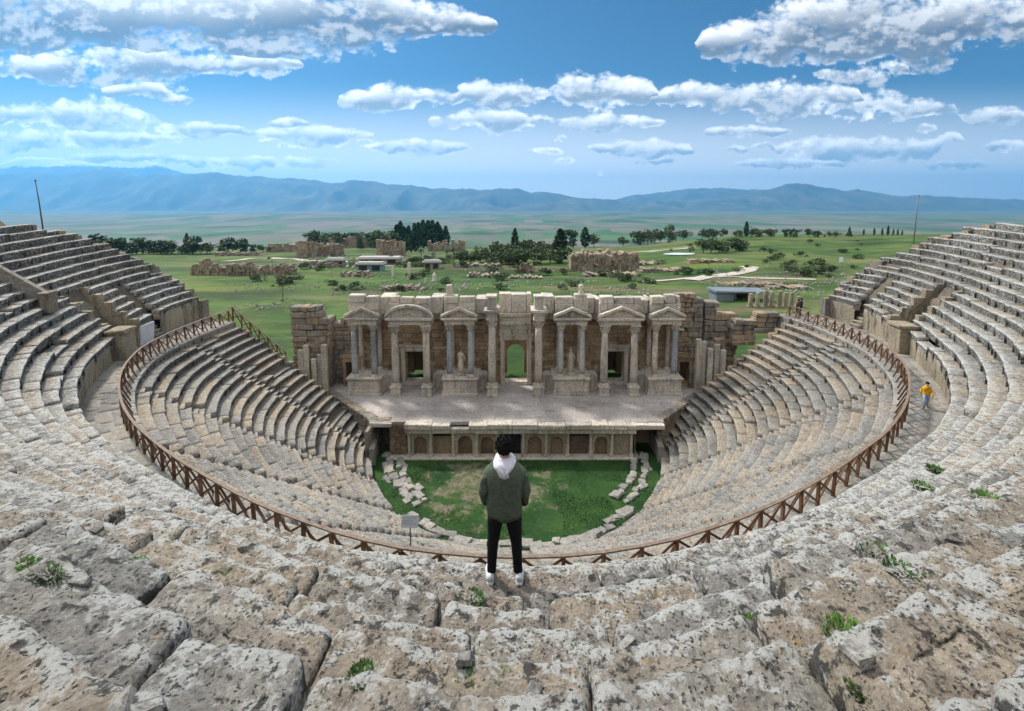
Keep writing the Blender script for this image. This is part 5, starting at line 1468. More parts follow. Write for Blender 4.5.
for kind, mat in (('cypress', 'cypress'), ('pine', 'pine'), ('cone', 'cypress'), ('bush', 'olive')):
    for v_ in range(3):
        V, F = crown_mesh(kind, 31 + v_ * 7 + len(kind), 520)
        me = mesh('crown', V, F, M[mat], None, False); c = me.data; bpy.data.objects.remove(me)
        mb = MB(); hh_ = .35 if kind != 'pine' else .6
        mb.tube([(0, 0, -.06), (.01, 0, hh_ * .5), (0, .01, hh_)], [.03, .022, .01], 7)
        if kind in ('pine', 'bush'):
            for q in range(5): a = q * 1.257; mb.tube([(0, 0, hh_ * .55), (.08 * math.cos(a), .08 * math.sin(a), hh_ * .85), (.17 * math.cos(a), .17 * math.sin(a), hh_ * 1.1)], [.014, .01, .005], 5)
        t = mb.build('trunk', M['bark'], None, True); td = t.data; bpy.data.objects.remove(t)
        TREE[(kind, v_)] = (c, td)
TN = {'cypress': ('cypress_tree', 'cypress'), 'pine': ('pine_tree', 'pine tree'), 'cone': ('conifer_tree', 'conifer'), 'bush': ('bushy_tree', 'tree')}
def tree(px, ytop, ybase, kind, label, group, wide=1.0):
    p, D = site(px, ybase, 52, 478)
    h = (ybase - ytop) * D / 480 * 1.03; v_ = int(rng.integers(0, 3))
    h = max(h, CAM[2] - look(px, ytop)[1] * D - float(p[2]))
    root = tag(empty(TN[kind][0], tuple(p - np.array([0, 0, .1])), rng.uniform(0, 6.28)), label, TN[kind][1], group)
    for me, nm in zip(TREE[(kind, v_)], ('crown', 'trunk')):
        o = link(bpy.data.objects.new(nm, me), root); o.scale = (h * wide, h * wide, h)
    return root
GL = 'trees along the edge of the plateau on the left'
for x, yt in ((84, 241), (104, 235), (111, 238), (118, 240), (126, 243)): tree(x, yt, 255, 'pine', 'dark pine just above the upper left seats, at the left end of the plateau edge', GL, 1.5)
for x, yt, kd in ((137, 242, 'pine'), (143, 238, 'pine'), (149, 241, 'pine'), (155, 244, 'bush'), (161, 241, 'pine'), (167, 242, 'pine'), (172, 241, 'pine'), (179, 245, 'bush'), (188, 234, 'cone'), (193, 237, 'pine'), (201, 244, 'bush'), (207, 242, 'bush')):
    tree(x, yt, 254, kd, {'pine': 'dark pine in the left row of trees behind the low ruin', 'bush': 'rounded bushy tree in the left row of trees', 'cone': 'tallest pointed conifer in the left row of trees'}[kd], GL, 1.45 if kd != 'cone' else 1.2)
for x, yt, kd in ((222, 240, 'cone'), (228, 238, 'pine'), (233, 243, 'bush'), (241, 239, 'pine'), (246, 242, 'pine'), (254, 244, 'pine'), (263, 244, 'bush'), (270, 246, 'bush')):
    tree(x, yt, 252, kd, {'pine': 'dark pine right of the left tree row, towards the brick ruin', 'bush': 'low rounded tree between the left pines and the brick ruin', 'cone': 'pointed conifer starting the second left clump of trees'}[kd], GL, 1.45 if kd != 'cone' else 1.2)
GC = 'trees around the ruined bath buildings'
tree(319, 229, 243, 'bush', 'big round dark tree left of the bath ruins', GC, 1.2); tree(325, 231, 243, 'bush', 'round dark tree touching the big one left of the bath ruins', GC)
for x in range(334, 360, 5): tree(x, 231, 241, 'bush', 'flat topped dark tree behind the roofless bath walls', GC)
for x, yt in ((370, 229), (375, 229), (383, 231), (389, 230), (394, 229)): tree(x, yt, 241, 'bush', 'dark rounded tree between the bath walls and the cypress clump', GC)
for x, yt in ((397, 225), (401, 221.5), (405, 227), (409, 226), (415, 223.5), (419, 222.5), (423.5, 220.5), (428.5, 220.5), (433, 220.5), (438, 222), (441, 228), (446, 226)): tree(x, yt, 246, 'cypress', 'tall dark cypress in the cypress clump behind the bath ruins', GC, 1.15)
for x, yt in ((406, 236), (411, 233), (416, 235)): tree(x, yt, 252, 'cypress', 'front cypress standing before the cypress clump', GC, 1.15)
tree(361, 237, 249, 'cone', 'small pointed conifer in front of the roofless bath walls', GC)
for x, yt, w_ in ((460, 251, 1.3), (467, 249, 1.3), (474, 250, 1.3), (480, 252, 1.2)): tree(x, yt, 263, 'bush', 'low dark bush left of the big round trees in the middle', GC, w_)
GM = 'dark trees in the middle distance'
for x, yt, yb, kd in ((498, 240, 260, 'bush'), (506, 243, 262, 'bush'), (515, 229, 258, 'cone'), (514, 245, 262, 'bush'), (522, 238, 259, 'bush'), (530, 240, 259, 'bush'), (539, 240, 259, 'bush'), (547, 242, 260, 'bush'), (554, 241, 260, 'bush'), (541, 250, 264, 'bush')):
    tree(x, yt, yb, kd, 'pointed conifer rising out of the dark middle clump' if kd == 'cone' else 'big rounded tree in the dark clump behind the middle of the stage building', GM)
for x, yt, yb in ((486, 247, 262), (492, 244, 261), (500, 249, 264), (509, 250, 264), (519, 247, 263), (526, 248, 264), (534, 247, 263), (550, 246, 263)): tree(x, yt, yb, 'bush', 'lower rounded tree filling the front of the dark middle clump', GM, 1.5)
tree(560, 230, 262, 'cypress', 'broad tall cypress at the right end of the dark middle clump', GM, 1.5)
tree(573, 229, 244, 'pine', 'pine right of the broad cypress', GM, 1.2); tree(585, 227.5, 244, 'cypress', 'slim dark tree right of the broad cypress', GM, 1.5); tree(594, 233, 243, 'bush', 'round tree right of the slim dark tree', GM); tree(623.5, 236, 246, 'bush', 'lone round tree above the right brick ruin', GM, 1.1)
GR = 'tree row on the ridge at right'
for x, yt, kd in ((641, 229, 'bush'), (648, 228, 'bush'), (655, 228, 'bush'), (661, 229, 'bush'), (668, 225, 'pine'), (676, 229, 'bush'), (683, 229, 'bush')): tree(x, yt, 238, kd, 'pine standing taller in the left clump of the ridge row' if kd == 'pine' else 'round dark tree in the left clump of the ridge row', GR)
for x, yt, yb in ((703, 238, 253), (711, 237, 253), (719, 239, 253), (727, 237, 251), (736, 237, 251), (744, 239, 251)): tree(x, yt, yb, 'bush', 'grey green bushy tree of the nearer clump below the ridge row', GR, 1.25)
for x, yt in ((702, 229), (709, 227), (716, 229), (723, 228), (735, 231)): tree(x, yt, 237, 'bush', 'round tree on the ridge behind the nearer bushy clump', GR)
tree(746, 222, 237, 'cypress', 'slim cypress standing out of the ridge row', GR)
for x in (740, 751, 756, 762, 768, 774): tree(x, 228 + (x % 3) * .5, 237, 'bush', 'dense round tree in the middle of the ridge row', GR)
for x, yt in ((784, 229), (790, 230), (797, 229), (809, 229), (814, 231), (819, 231)): tree(x, yt, 237.5, 'pine', 'dark pine in the right part of the ridge row', GR, 1.15)
for x in (830, 835): tree(x, 231, 237.5, 'bush', 'round tree near the right end of the ridge row', GR)
tree(849, 227, 236.5, 'cone', 'dark pointed conifer near the right end of the ridge', GR, 1.0)
for x, yt in ((863.5, 229), (874, 228), (882, 228), (887.7, 226), (893, 229), (897.5, 229), (902, 230)): tree(x, yt, 235.5, 'cypress', 'small thin cypress near the tall metal pole on the right', GR, .8)
GP = 'palms before the bath ruins'
def palm_mesh():
    V, F = [], []; g = np.random.default_rng(8)
    for q in range(22):
        a = q * 2.4; el = g.uniform(-.2, 1.0); L = .26; prev = None
        for i in range(6):
            t = i / 5; r = L * t; z = .78 + L * (t * el - .8 * t * t); w_ = .035 * math.sin(PI * (.15 + .8 * t))
            c = np.array([r * math.cos(a), r * math.sin(a), z]); s_ = np.array([-math.sin(a), math.cos(a), 0]) * w_
            V += [c - s_, c + s_]
            if i: n_ = len(V); F.append((n_ - 4, n_ - 3, n_ - 1, n_ - 2))
    return V, F
V, F = palm_mesh(); t_ = mesh('fronds', V, F, M['palm'], None, False); PALM = t_.data; bpy.data.objects.remove(t_)
mb = MB(); mb.tube([(0, 0, -.05), (.01, 0, .4), (0, 0, .79)], [.028, .022, .02], 8); t_ = mb.build('trunk', M['bark'], None, True); PTR = t_.data; bpy.data.objects.remove(t_)
for x, yt, yb in ((421.5, 247, 262), (433, 250, 264), (447, 247, 262), (454, 246, 262), (460.6, 249, 263), (476, 244, 258), (391, 252, 264)):
    p, D = site(x, yb, 52, 478); h = (yb - yt) * D / 480 * 1.05
    root = tag(empty('palm_tree', tuple(p), rng.uniform(0, 6)), 'slender palm tree in the row before the bath ruins', 'palm', GP)
    for me, nm in ((PALM, 'fronds'), (PTR, 'trunk')): link(bpy.data.objects.new(nm, me), root).scale = (h, h, h)
# lone bare sapling on the slope at left
p, D = site(283, 302); h = 26 * D / 480
mb = MB(); mb.tube([(0, 0, -.2), (.1, 0, h * .5), (.25, 0, h)], [.09, .06, .02], 7)
for q in range(9): z = h * (.3 + .07 * q); a = q * 2.1; mb.tube([(.1, 0, z), (.1 + .35 * math.cos(a), .35 * math.sin(a), z + .5)], [.03, .01], 5)
tag(mb.build('sapling', M['bark'], None, True, tuple(p)), 'thin bare sapling on the green slope left of the stage building', 'tree')

# ================================================================== FAR RUINS AND BUILDINGS
def far_ruin(x0, x1, ytop, ybase, label, mat='farruin', thick=.012, jag=.35, name='ruined_wall', parts=None):
    xm = (x0 + x1) / 2; p, D = site(xm, ybase, 52, 478); s = D / 480
    Wd = (x1 - x0) * s; Ht = (ybase - ytop) * s; root = tag(empty(name, tuple(p)), label, 'ruin')
    g = np.random.default_rng(int(x0 * 7 + ytop)); n = max(4, int((x1 - x0) / 2.2)); mb = MB(); ww = Wd / n
    for i in range(n):
        hh_ = Ht * (1 - jag * g.random() ** 1.3); a = -Wd / 2 + i * ww
        zb = 0
        while zb < hh_ - .05:
            st = min(Ht / 4 * g.uniform(.8, 1.3), hh_ - zb); mb.box(a + g.normal(0, .03) * ww, a + ww * .99, g.normal(0, .15), Wd * .18 + 1.5, zb - (1.5 if zb == 0 else 0), zb + st * .98, .12, .1); zb += st
    mb.build('wall', M[mat], root, rough=.25)
    for (ox, oy, ow, oh) in (parts or []):
        sb = MB(); w0 = (ox - xm) * s; sb.box(w0 - ow * s / 2, w0 + ow * s / 2, -.45, .3, (ybase - oy) * s - .4, (ybase - oy) * s + oh * s); sb.build('opening', M['niche'], root)
    return root
far_ruin(191, 200, 262, 275, 'crumbling low wall stub at the left end of the meadow ruin'); far_ruin(200, 210, 255.5, 275, 'narrow ruined tower in the meadow on the left'); far_ruin(210, 250, 263.5, 275.5, 'long low ruined wall in the meadow right of the narrow tower', jag=.5); far_ruin(250, 292, 265, 275, 'broken right stretch of the long low meadow ruin', jag=.6)
far_ruin(266, 297, 243, 252, 'low grey ruin left of the orange brick tower', jag=.5)
far_ruin(296, 317, 241, 257.5, 'square orange brick ruin at the left of the baths', jag=.15)
far_ruin(317, 342, 243.5, 256, 'brown bath wall right of the square brick ruin', jag=.4); far_ruin(329, 356, 236.5, 248, 'tall roofless bath wall with reddish stone', jag=.3, parts=[(336, 246, 3, 5), (347, 246, 3, 5)]); far_ruin(354, 390, 235.5, 247, 'long pale bath wall behind the small conifer', jag=.12, mat='ruin'); far_ruin(376, 404, 239.5, 256, 'jagged brown bath ruin before the cypress clump', jag=.55)
far_ruin(428, 447, 240, 251, 'low orange ruin right of the cypress clump', jag=.5); far_ruin(445, 465, 239, 252, 'orange ruin with a jagged top beside the dark bushes', jag=.5)
far_ruin(570, 640, 252, 271, 'broad brown brick ruin to the right of the middle trees', jag=.28); far_ruin(582, 612, 249, 262, 'upper broken part standing behind the broad brown ruin', jag=.4)
far_ruin(520, 527, 262, 272.5, 'short standing wall fragment below the middle trees', jag=.2); far_ruin(528, 533, 264, 273, 'narrow wall fragment beside the short one below the middle trees', jag=.2); far_ruin(544, 550, 265, 272.5, 'pointed wall fragment left of the broad brown ruin', jag=.6)
# low remains of walls in the grass
REM = [(466, 504, 273, 277, 'low line of stones in the grass behind the third pair of columns'), (380, 425, 286, 290.5, 'low stone remains just above the left pediments'), (508, 545, 276, 279, 'low stone remains above the central doorway'), (585, 640, 272.5, 276, 'stone heap at the foot of the broad brown ruin'), (340, 372, 272, 277, 'grey remains left of the lone column in the meadow'),
       (640, 690, 268, 272, 'low wall remains right of the broad brown ruin'), (722, 775, 283, 287, 'low wall remains below the meadow path'), (765, 815, 286, 289.5, 'low grey wall line behind the broken columns'), (300, 340, 262, 267, 'grey foundations before the square brick ruin'), (455, 500, 263.5, 267, 'foundations before the dark bushes'), (600, 665, 262, 266, 'long foundation line right of the middle trees'), (215, 262, 252.5, 256, 'low foundations under the second left clump of trees'), (690, 735, 259.5, 262.5, 'faint wall line left of the meadow path bend')]
for x0, x1, yt, yb, lab in REM: far_ruin(x0, x1, yt, yb, lab, 'ruin', jag=.8, name='wall_remains')
# scrub
GS = 'shrubs scattered over the meadow'
gS = np.random.default_rng(77)
SPOTS = [(gS.uniform(250, 470), gS.uniform(258, 292)) for _ in range(34)] + [(gS.uniform(480, 660), gS.uniform(262, 290)) for _ in range(26)] + [(gS.uniform(660, 860), gS.uniform(240, 280)) for _ in range(40)] + [(gS.uniform(395, 480), gS.uniform(258, 268)) for _ in range(22)]
for x, y in SPOTS:
    p, D = site(x, y, 62, 478); h = gS.uniform(1.2, 3.4)
    o = link(bpy.data.objects.new('shrub', TREE[('bush', int(gS.integers(0, 3)))][0])); o.location = tuple(p - np.array([0, 0, .15 * h])); o.scale = (h * 1.5, h * 1.5, h); o.rotation_euler = (0, 0, gS.uniform(0, 6.28))
    tag(o, 'small dark green shrub growing in the open meadow among the ruins', 'shrub', GS)
# pale visitor pavilions
M['white_roof'] = plain('white_roof', (.40, .38, .35), .6, .12, .3); M['pale_wall'] = plain('pale_plaster', (.30, .27, .23), .8, .3, .4); M['blue_panel'] = plain('blue_grey_panel', (.16, .26, .32), .5, .2, .5); M['shed_metal'] = plain('grey_sheet_metal', (.19, .22, .25), .6, .2, .6, .5, .3)
def pavilion(x0, x1, ytop, ybase, label, wallm, roofm, dark=True):
    xm = (x0 + x1) / 2; p, D = site(xm, ybase, 52, 478); s = D / 480; W_ = (x1 - x0) * s; H_ = (ybase - ytop) * s
    root = tag(empty('pavilion', tuple(p)), label, 'building')
    mb = MB(); mb.box(-W_ / 2, W_ / 2, 0, W_ * .35, -1, H_ * .74); mb.build('wall', M[wallm], root)
    mb = MB(); mb.box(-W_ / 2 - .5, W_ / 2 + .5, -.9, W_ * .35 + .5, H_ * .743, H_ * .84); mb.box(-W_ / 2, W_ / 2, -.3, W_ * .33, H_ * .843, H_); mb.build('roof', M[roofm], root)
    n = max(2, int(W_ / 5))
    for i in range(n):
        a = -W_ / 2 + (i + .15) * W_ / n; mb = MB(); mb.box(a, a + W_ / n * .62, -.06, .05, .15, H_ * .6); mb.build('window', M['black_void'], root)
pavilion(357, 383, 262, 271, 'low pavilion with blue grey front panels in the middle left distance', 'blue_panel', 'white_roof'); pavilion(358, 399, 257, 264, 'long low building with a pale roof behind the blue grey pavilion', 'pale_wall', 'white_roof'); pavilion(327, 344, 258, 267, 'small white roofed building left of the blue grey pavilion', 'pale_wall', 'white_roof')
pavilion(424, 440, 260, 269, 'white building half hidden by palms', 'pale_wall', 'white_roof')
# grey sheet-metal shed below the meadow path
p, D = site(742, 301); s = D / 480
root = tag(empty('shed', tuple(p)), 'open shed with a grey sheet metal roof behind the right end of the stage building', 'shed')
mb = MB(); mb.box(-26 * s, -8 * s, 0, 4, -.5, 7.5 * s); mb.build('metal_wall', M['shed_metal'], root)
mb = MB(); mb.prism([(-28 * s, 8.6 * s), (28 * s, 8.6 * s), (28 * s, 9.6 * s), (-28 * s, 10.8 * s)], -.6, 4.6); mb.build('roof', M['shed_metal'], root)
mb = MB(); mb.box(-8 * s, 16 * s, 3.4, 3.6, -.5, 8.3 * s); mb.build('dark_back', M['black_void'], root)  # black sheet stands for the shade under the shed roof
for x in (-7.6, 5, 15.5, 27): mb = MB(); mb.box(x * s - .08, x * s + .08, -.3, -.14, -.5, 8.6 * s); mb.build('post', M['metal_pole'], root)
# row of broken columns behind the right end of the stage building
for x, yt in ((750, 293), (757, 292), (765, 290), (771, 291), (779, 290), (785, 292), (791, 292), (798, 296)):
    p, D = site(x, 307); h = (307 - yt) * D / 480
    mb = MB(); mb.box(-.55, .55, -.5, .5, -.3, .3, .03, .05); mb.rings([(0, 0, .3, .42, .42), (0, 0, h * .6, .4, .4), (.03, 0, h * .97, .37, .37), (.05, .02, h, .3, .28)], 12, noise=.06)
    tag(mb.build('broken_column', M['podium'], None, False, tuple(p)), 'broken pale column in the row behind the right end of the stage', 'column', 'broken columns behind the right end of the stage')
for x, yt, yb, lab in ((409.5, 262, 279, 'tall lone column standing in the meadow behind the left columns'), (393, 267, 277, 'short column stump in the meadow left of the tall lone column'), (434.5, 272, 281, 'white pointed stone standing in the meadow'), (426, 277, 282, 'low white stone in the meadow beside the pointed one')):
    p, D = site(x, yb); h = (yb - yt) * D / 480; w_ = h * .11 if 'column' in lab else h * .25
    mb = MB(); mb.rings([(0, 0, -.3, w_ * 1.3, w_ * 1.3), (0, 0, .25, w_ * 1.3, w_ * 1.3), (0, 0, .3, w_, w_), (0, 0, h * .7, w_ * .9, w_ * .9), (0, 0, h, w_ * .75 if 'column' in lab else w_ * .2, w_ * .7 if 'column' in lab else w_ * .2)], 12, noise=.05)
    tag(mb.build('standing_stone', M['marble'], None, False, tuple(p)), lab, 'stone')
# paths draped over the land
def path(pts, w0, name, m):
    V = []; F = []
    P = np.array([site(x, y)[0] for x, y in pts]); t = np.linspace(0, len(P) - 1, len(P) * 12); Q = np.stack([np.interp(t, np.arange(len(P)), P[:, i]) for i in range(3)], -1)
    ker = np.ones(9) / 9; Q = np.stack([np.convolve(np.pad(Q[:, i], 4, mode='edge'), ker, 'valid') for i in range(3)], -1)
    for i in range(len(Q)):
        d = Q[min(i + 1, len(Q) - 1)] - Q[max(i - 1, 0)]; n_ = np.array([-d[1], d[0], 0]); n_ /= np.linalg.norm(n_) + 1e-9
        for k in np.linspace(-1, 1, 5): c = Q[i] + n_ * k * w0 / 2; V.append((c[0], c[1], float(gz(c[0], c[1])) + .28 - .1 * abs(k)))
    F = [(i * 5 + k, i * 5 + k + 1, i * 5 + k + 6, i * 5 + k + 5) for i in range(len(Q) - 1) for k in range(4)]
    return tag(mesh(name, V, F, m), kind='structure')
M['gravel'] = plain('pale_gravel', (.42, .38, .32), .95, .2, .5)
path([(690, 281), (712, 276), (735, 274), (748, 271), (752, 268), (745, 266.5)], 4.5, 'path', M['gravel'])
path([(640, 283), (690, 278), (735, 277), (775, 279), (818, 280)], 2.2, 'path', M['gravel'])
path([(560, 256), (600, 253), (640, 252), (668, 250), (690, 248)], 5, 'path', M['gravel'])
path([(215, 262), (260, 258), (300, 259), (340, 262), (400, 267)], 4, 'path', M['gravel'])
mb_ = []
p, D = site(680, 254.5); s = D / 480; t = np.linspace(0, 2 * PI, 33)[:-1]
V = [(p[0] + 15 * s * math.cos(a) * (1 + .1 * math.sin(3 * a)), p[1] + 7 * math.sin(a), 0) for a in t]; V = [(x, y, float(gz(x, y)) + .35) for x, y, _ in V] + [(p[0], p[1], p[2] + .4)]
tag(mesh('travertine_pool', V, [(i, (i + 1) % 32, 32) for i in range(32)], plain('pale_travertine', (.55, .60, .62), .4, .1, .1)), kind='structure')
# scattered stones over the meadow
def scatter(n, box, label, smin, smax, seed, dens=.03):
    g = np.random.default_rng(seed); V = []; F = []; k = 0
    while k < n:
        x, y = g.uniform(box[0], box[1]), g.uniform(box[2], box[3]); p, D = site(x, y)
        if g.random() > np.clip(.5 + 1.4 * float(vnoise(np.array([p[0] * dens, p[1] * dens * 2, 0]), seed)), 0, 1): k += .15; continue
        s = g.uniform(smin, smax); c = np.array([p[0], p[1], p[2] + s * .25]); pts_ = []
        for q in range(6): pts_.append(c + np.array([(1, 0, 0), (-1, 0, 0), (0, 1, 0), (0, -1, 0), (0, 0, .8), (0, 0, -.8)][q]) * s * g.uniform(.6, 1.2) + g.normal(0, .15, 3) * s)
        b = len(V); V += pts_; F += [(b + 0, b + 2, b + 4), (b + 2, b + 1, b + 4), (b + 1, b + 3, b + 4), (b + 3, b + 0, b + 4), (b + 2, b + 0, b + 5), (b + 1, b + 2, b + 5), (b + 3, b + 1, b + 5), (b + 0, b + 3, b + 5)]; k += 1
    return tag(mesh('rubble', V, F, M['rubble'], None, False), label, 'rubble', kind='stuff')
scatter(420, (455, 660, 268, 296), 'pale stones scattered over the green slope behind the stage building', .18, .5, 4)
scatter(240, (330, 470, 268, 296), 'grey stones scattered in the meadow behind the left half of the stage building', .2, .55, 6)
scatter(300, (700, 850, 262, 300), 'stones scattered in the meadow behind the right seats', .25, .6, 7)
scatter(220, (215, 330, 278, 310), 'small stones on the sunny slope left of the stage building', .15, .4, 9)
scatter(260, (250, 480, 256, 268), 'rubble around the bath ruins', .4, 1.1, 12)
# ================================================================== SKY, LIGHT, CAMERA
CLOUD_WHITE, CLOUD_DARK, CLOUD_FARDARK = (8.0, 8.0, 7.9), (.48, .55, .68), (2.2, 2.6, 3.0)
SKY_TINT = (.125, .245, .315); SKY_VEIL = (7.9, 7.4, 6.9); FILL_CLOUD = .6
SUN_AZ, SUN_EL = rad(-48), rad(48)       # azimuth from +Y, negative = left
sd = bpy.data.lights.new('Sun', 'SUN'); so = bpy.data.objects.new('sun_light', sd); COL.objects.link(so)
sd.energy = 2.2; sd.angle = rad(8); sd.color = (1, .96, .9)
sdir = Vector((math.sin(SUN_AZ) * math.cos(SUN_EL), math.cos(SUN_AZ) * math.cos(SUN_EL), math.sin(SUN_EL)))
so.rotation_euler = (-sdir).to_track_quat('-Z', 'Y').to_euler()
so.location = (0, 0, 60)
w = bpy.data.worlds.new('World'); SC.world = w; w.use_nodes = True
w.cycles.sampling_method = 'MANUAL'; w.cycles.sample_map_resolution = 1024
nt = w.node_tree; nt.nodes.clear()
wo = nt.nodes.new('ShaderNodeOutputWorld'); bg = nt.nodes.new('ShaderNodeBackground'); nt.links.new(bg.outputs[0], wo.inputs[0])
bg.inputs['Strength'].default_value = .1
sky = nt.nodes.new('ShaderNodeTexSky'); sky.sky_type = 'NISHITA'; sky.sun_disc = False
sky.sun_elevation = SUN_EL; sky.sun_rotation = SUN_AZ; sky.altitude = 400; sky.air_density = 1.0; sky.dust_density = .6; sky.ozone_density = 2.0
def wn(typ, tree=nt, **kw):
    nd = tree.nodes.new(typ)
    for k, v in kw.items(): setattr(nd, k, v)
    return nd
# clouds: a field over the sky directions (a = x/y, e = z/y in the half of the sky beyond the stage)
def skypt(px, py):
    u = (px - 512) / 480; v = (py - 262.9) / 480; th = rad(7)
    fw = math.cos(th) - v * math.sin(th)
    return u / fw, -(math.sin(th) + v * math.cos(th)) / fw
def wm(op, a, b=None, c=None, clamp=False):
    nd = wn('ShaderNodeMath', operation=op, use_clamp=clamp)
    for s, v in zip(nd.inputs, (a, b, c)):
        if v is None: continue
        if isinstance(v, bpy.types.NodeSocket): nt.links.new(v, s)
        else: s.default_value = v
    return nd.outputs[0]
def wss(v, a, b, lo=0., hi=1.):
    nd = wn('ShaderNodeMapRange', interpolation_type='SMOOTHSTEP'); nt.links.new(v, nd.inputs['Value'])
    for k, q in (('From Min', a), ('From Max', b), ('To Min', lo), ('To Max', hi)): nd.inputs[k].default_value = q
    return nd.outputs[0]
def wmix(f, a, b, mode='MIX'):
    nd = wn('ShaderNodeMix', data_type='RGBA', blend_type=mode)
    for s, v in ((nd.inputs[0], f), (nd.inputs[6], a), (nd.inputs[7], b)):
        if isinstance(v, bpy.types.NodeSocket): nt.links.new(v, s)
        elif hasattr(v, '__len__'): s.default_value = (*v, 1)
        else: s.default_value = v
    return nd.outputs[2]
tc = wn('ShaderNodeTexCoord'); sp = wn('ShaderNodeSeparateXYZ'); nt.links.new(tc.outputs['Generated'], sp.inputs[0])
yy = wm('MAXIMUM', sp.outputs[1], .05)
A_, E_ = wm('DIVIDE', sp.outputs[0], yy), wm('DIVIDE', sp.outputs[2], yy)
# cloud decks: each deck lists clouds (x, y, half-width, half-height) along one band of the sky
DECKS = [
    [(30, 12, 130, 52), (180, 24, 130, 70), (318, 14, 112, 46), (436, 24, 60, 20)],
    [(758, 44, 54, 34), (868, 26, 95, 54), (975, 22, 66, 40)],
    [(25, 70, 70, 16), (126, 62, 90, 24), (240, 66, 60, 16), (838, 76, 34, 10), (885, 70, 26, 12)],
    [(140, 91, 36, 11), (184, 101, 20, 6), (398, 100, 58, 17), (504, 95, 46, 17), (600, 93, 56, 26)],
    [(694, 98, 40, 17), (790, 98, 70, 25)],
    [(72, 116, 92, 19), (190, 130, 66, 9), (312, 137, 62, 14), (487, 121, 58, 15), (608, 123, 58, 11)],
    [(884, 110, 70, 18), (1000, 116, 40, 12)],
    [(748, 132, 58, 8), (560, 139, 26, 5), (925, 128, 26, 6)],
    [(50, 140, 130, 13), (292, 123, 42, 6), (415, 148, 62, 10), (545, 152, 38, 6), (645, 149, 54, 12)],
    [(862, 151, 86, 17), (953, 138, 20, 7), (1010, 147, 32, 8), (735, 149, 22, 5), (775, 145, 26, 5)],
    [(110, 158, 90, 6), (265, 163, 100, 8), (490, 161, 24, 4), (566, 161, 32, 5)],
    [(668, 160, 32, 5), (795, 164, 72, 8), (960, 165, 62, 6), (600, 172, 40, 4), (390, 170, 40, 4)],
]
cmb = wn('ShaderNodeCombineXYZ'); nt.links.new(A_, cmb.inputs[0]); nt.links.new(wm('MULTIPLY', E_, 1.55), cmb.inputs[1])
def wnoise(vec, sc, det, ro, dist=0.0):
    nd = wn('ShaderNodeTexNoise', noise_dimensions='2D'); nt.links.new(vec, nd.inputs['Vector']); nd.inputs['Scale'].default_value = sc
    nd.inputs['Detail'].default_value = det; nd.inputs['Roughness'].default_value = ro; nd.inputs['Distortion'].default_value = dist
    return nd.outputs['Fac']
lo_ = wss(E_, .30, .08)
nA = wnoise(cmb.outputs[0], 9, 8, .60); nB = wnoise(cmb.outputs[0], 26, 6, .60)
n1 = wm('ADD', wm('MULTIPLY', nA, wm('SUBTRACT', 1.0, wm('MULTIPLY', lo_, .6))), wm('MULTIPLY', nB, wm('MULTIPLY', lo_, .6)))
nS = wnoise(cmb.outputs[0], 9, 2, .5)
shf = wn('ShaderNodeVectorMath', operation='ADD'); nt.links.new(cmb.outputs[0], shf.inputs[0]); shf.inputs[1].default_value = (-.006, .022, 0)
n2 = wnoise(shf.outputs[0], 9, 4, .60)
vor = wn('ShaderNodeTexVoronoi', voronoi_dimensions='2D', feature='F1'); nt.links.new(cmb.outputs[0], vor.inputs['Vector']); vor.inputs['Scale'].default_value = 24; vor.inputs['Detail'].default_value = 2; vor.inputs['Roughness'].default_value = .6
wob = wm('MULTIPLY', wm('SUBTRACT', n1, .5), .06)
Ax = wm('ADD', wm('MULTIPLY', wm('ADD', A_, wob), 1 / 2.6), .5)
Ew = wm('ADD', E_, wm('MULTIPLY', wob, .5))
HS, OS = .16, .5
best = None; vloc = None
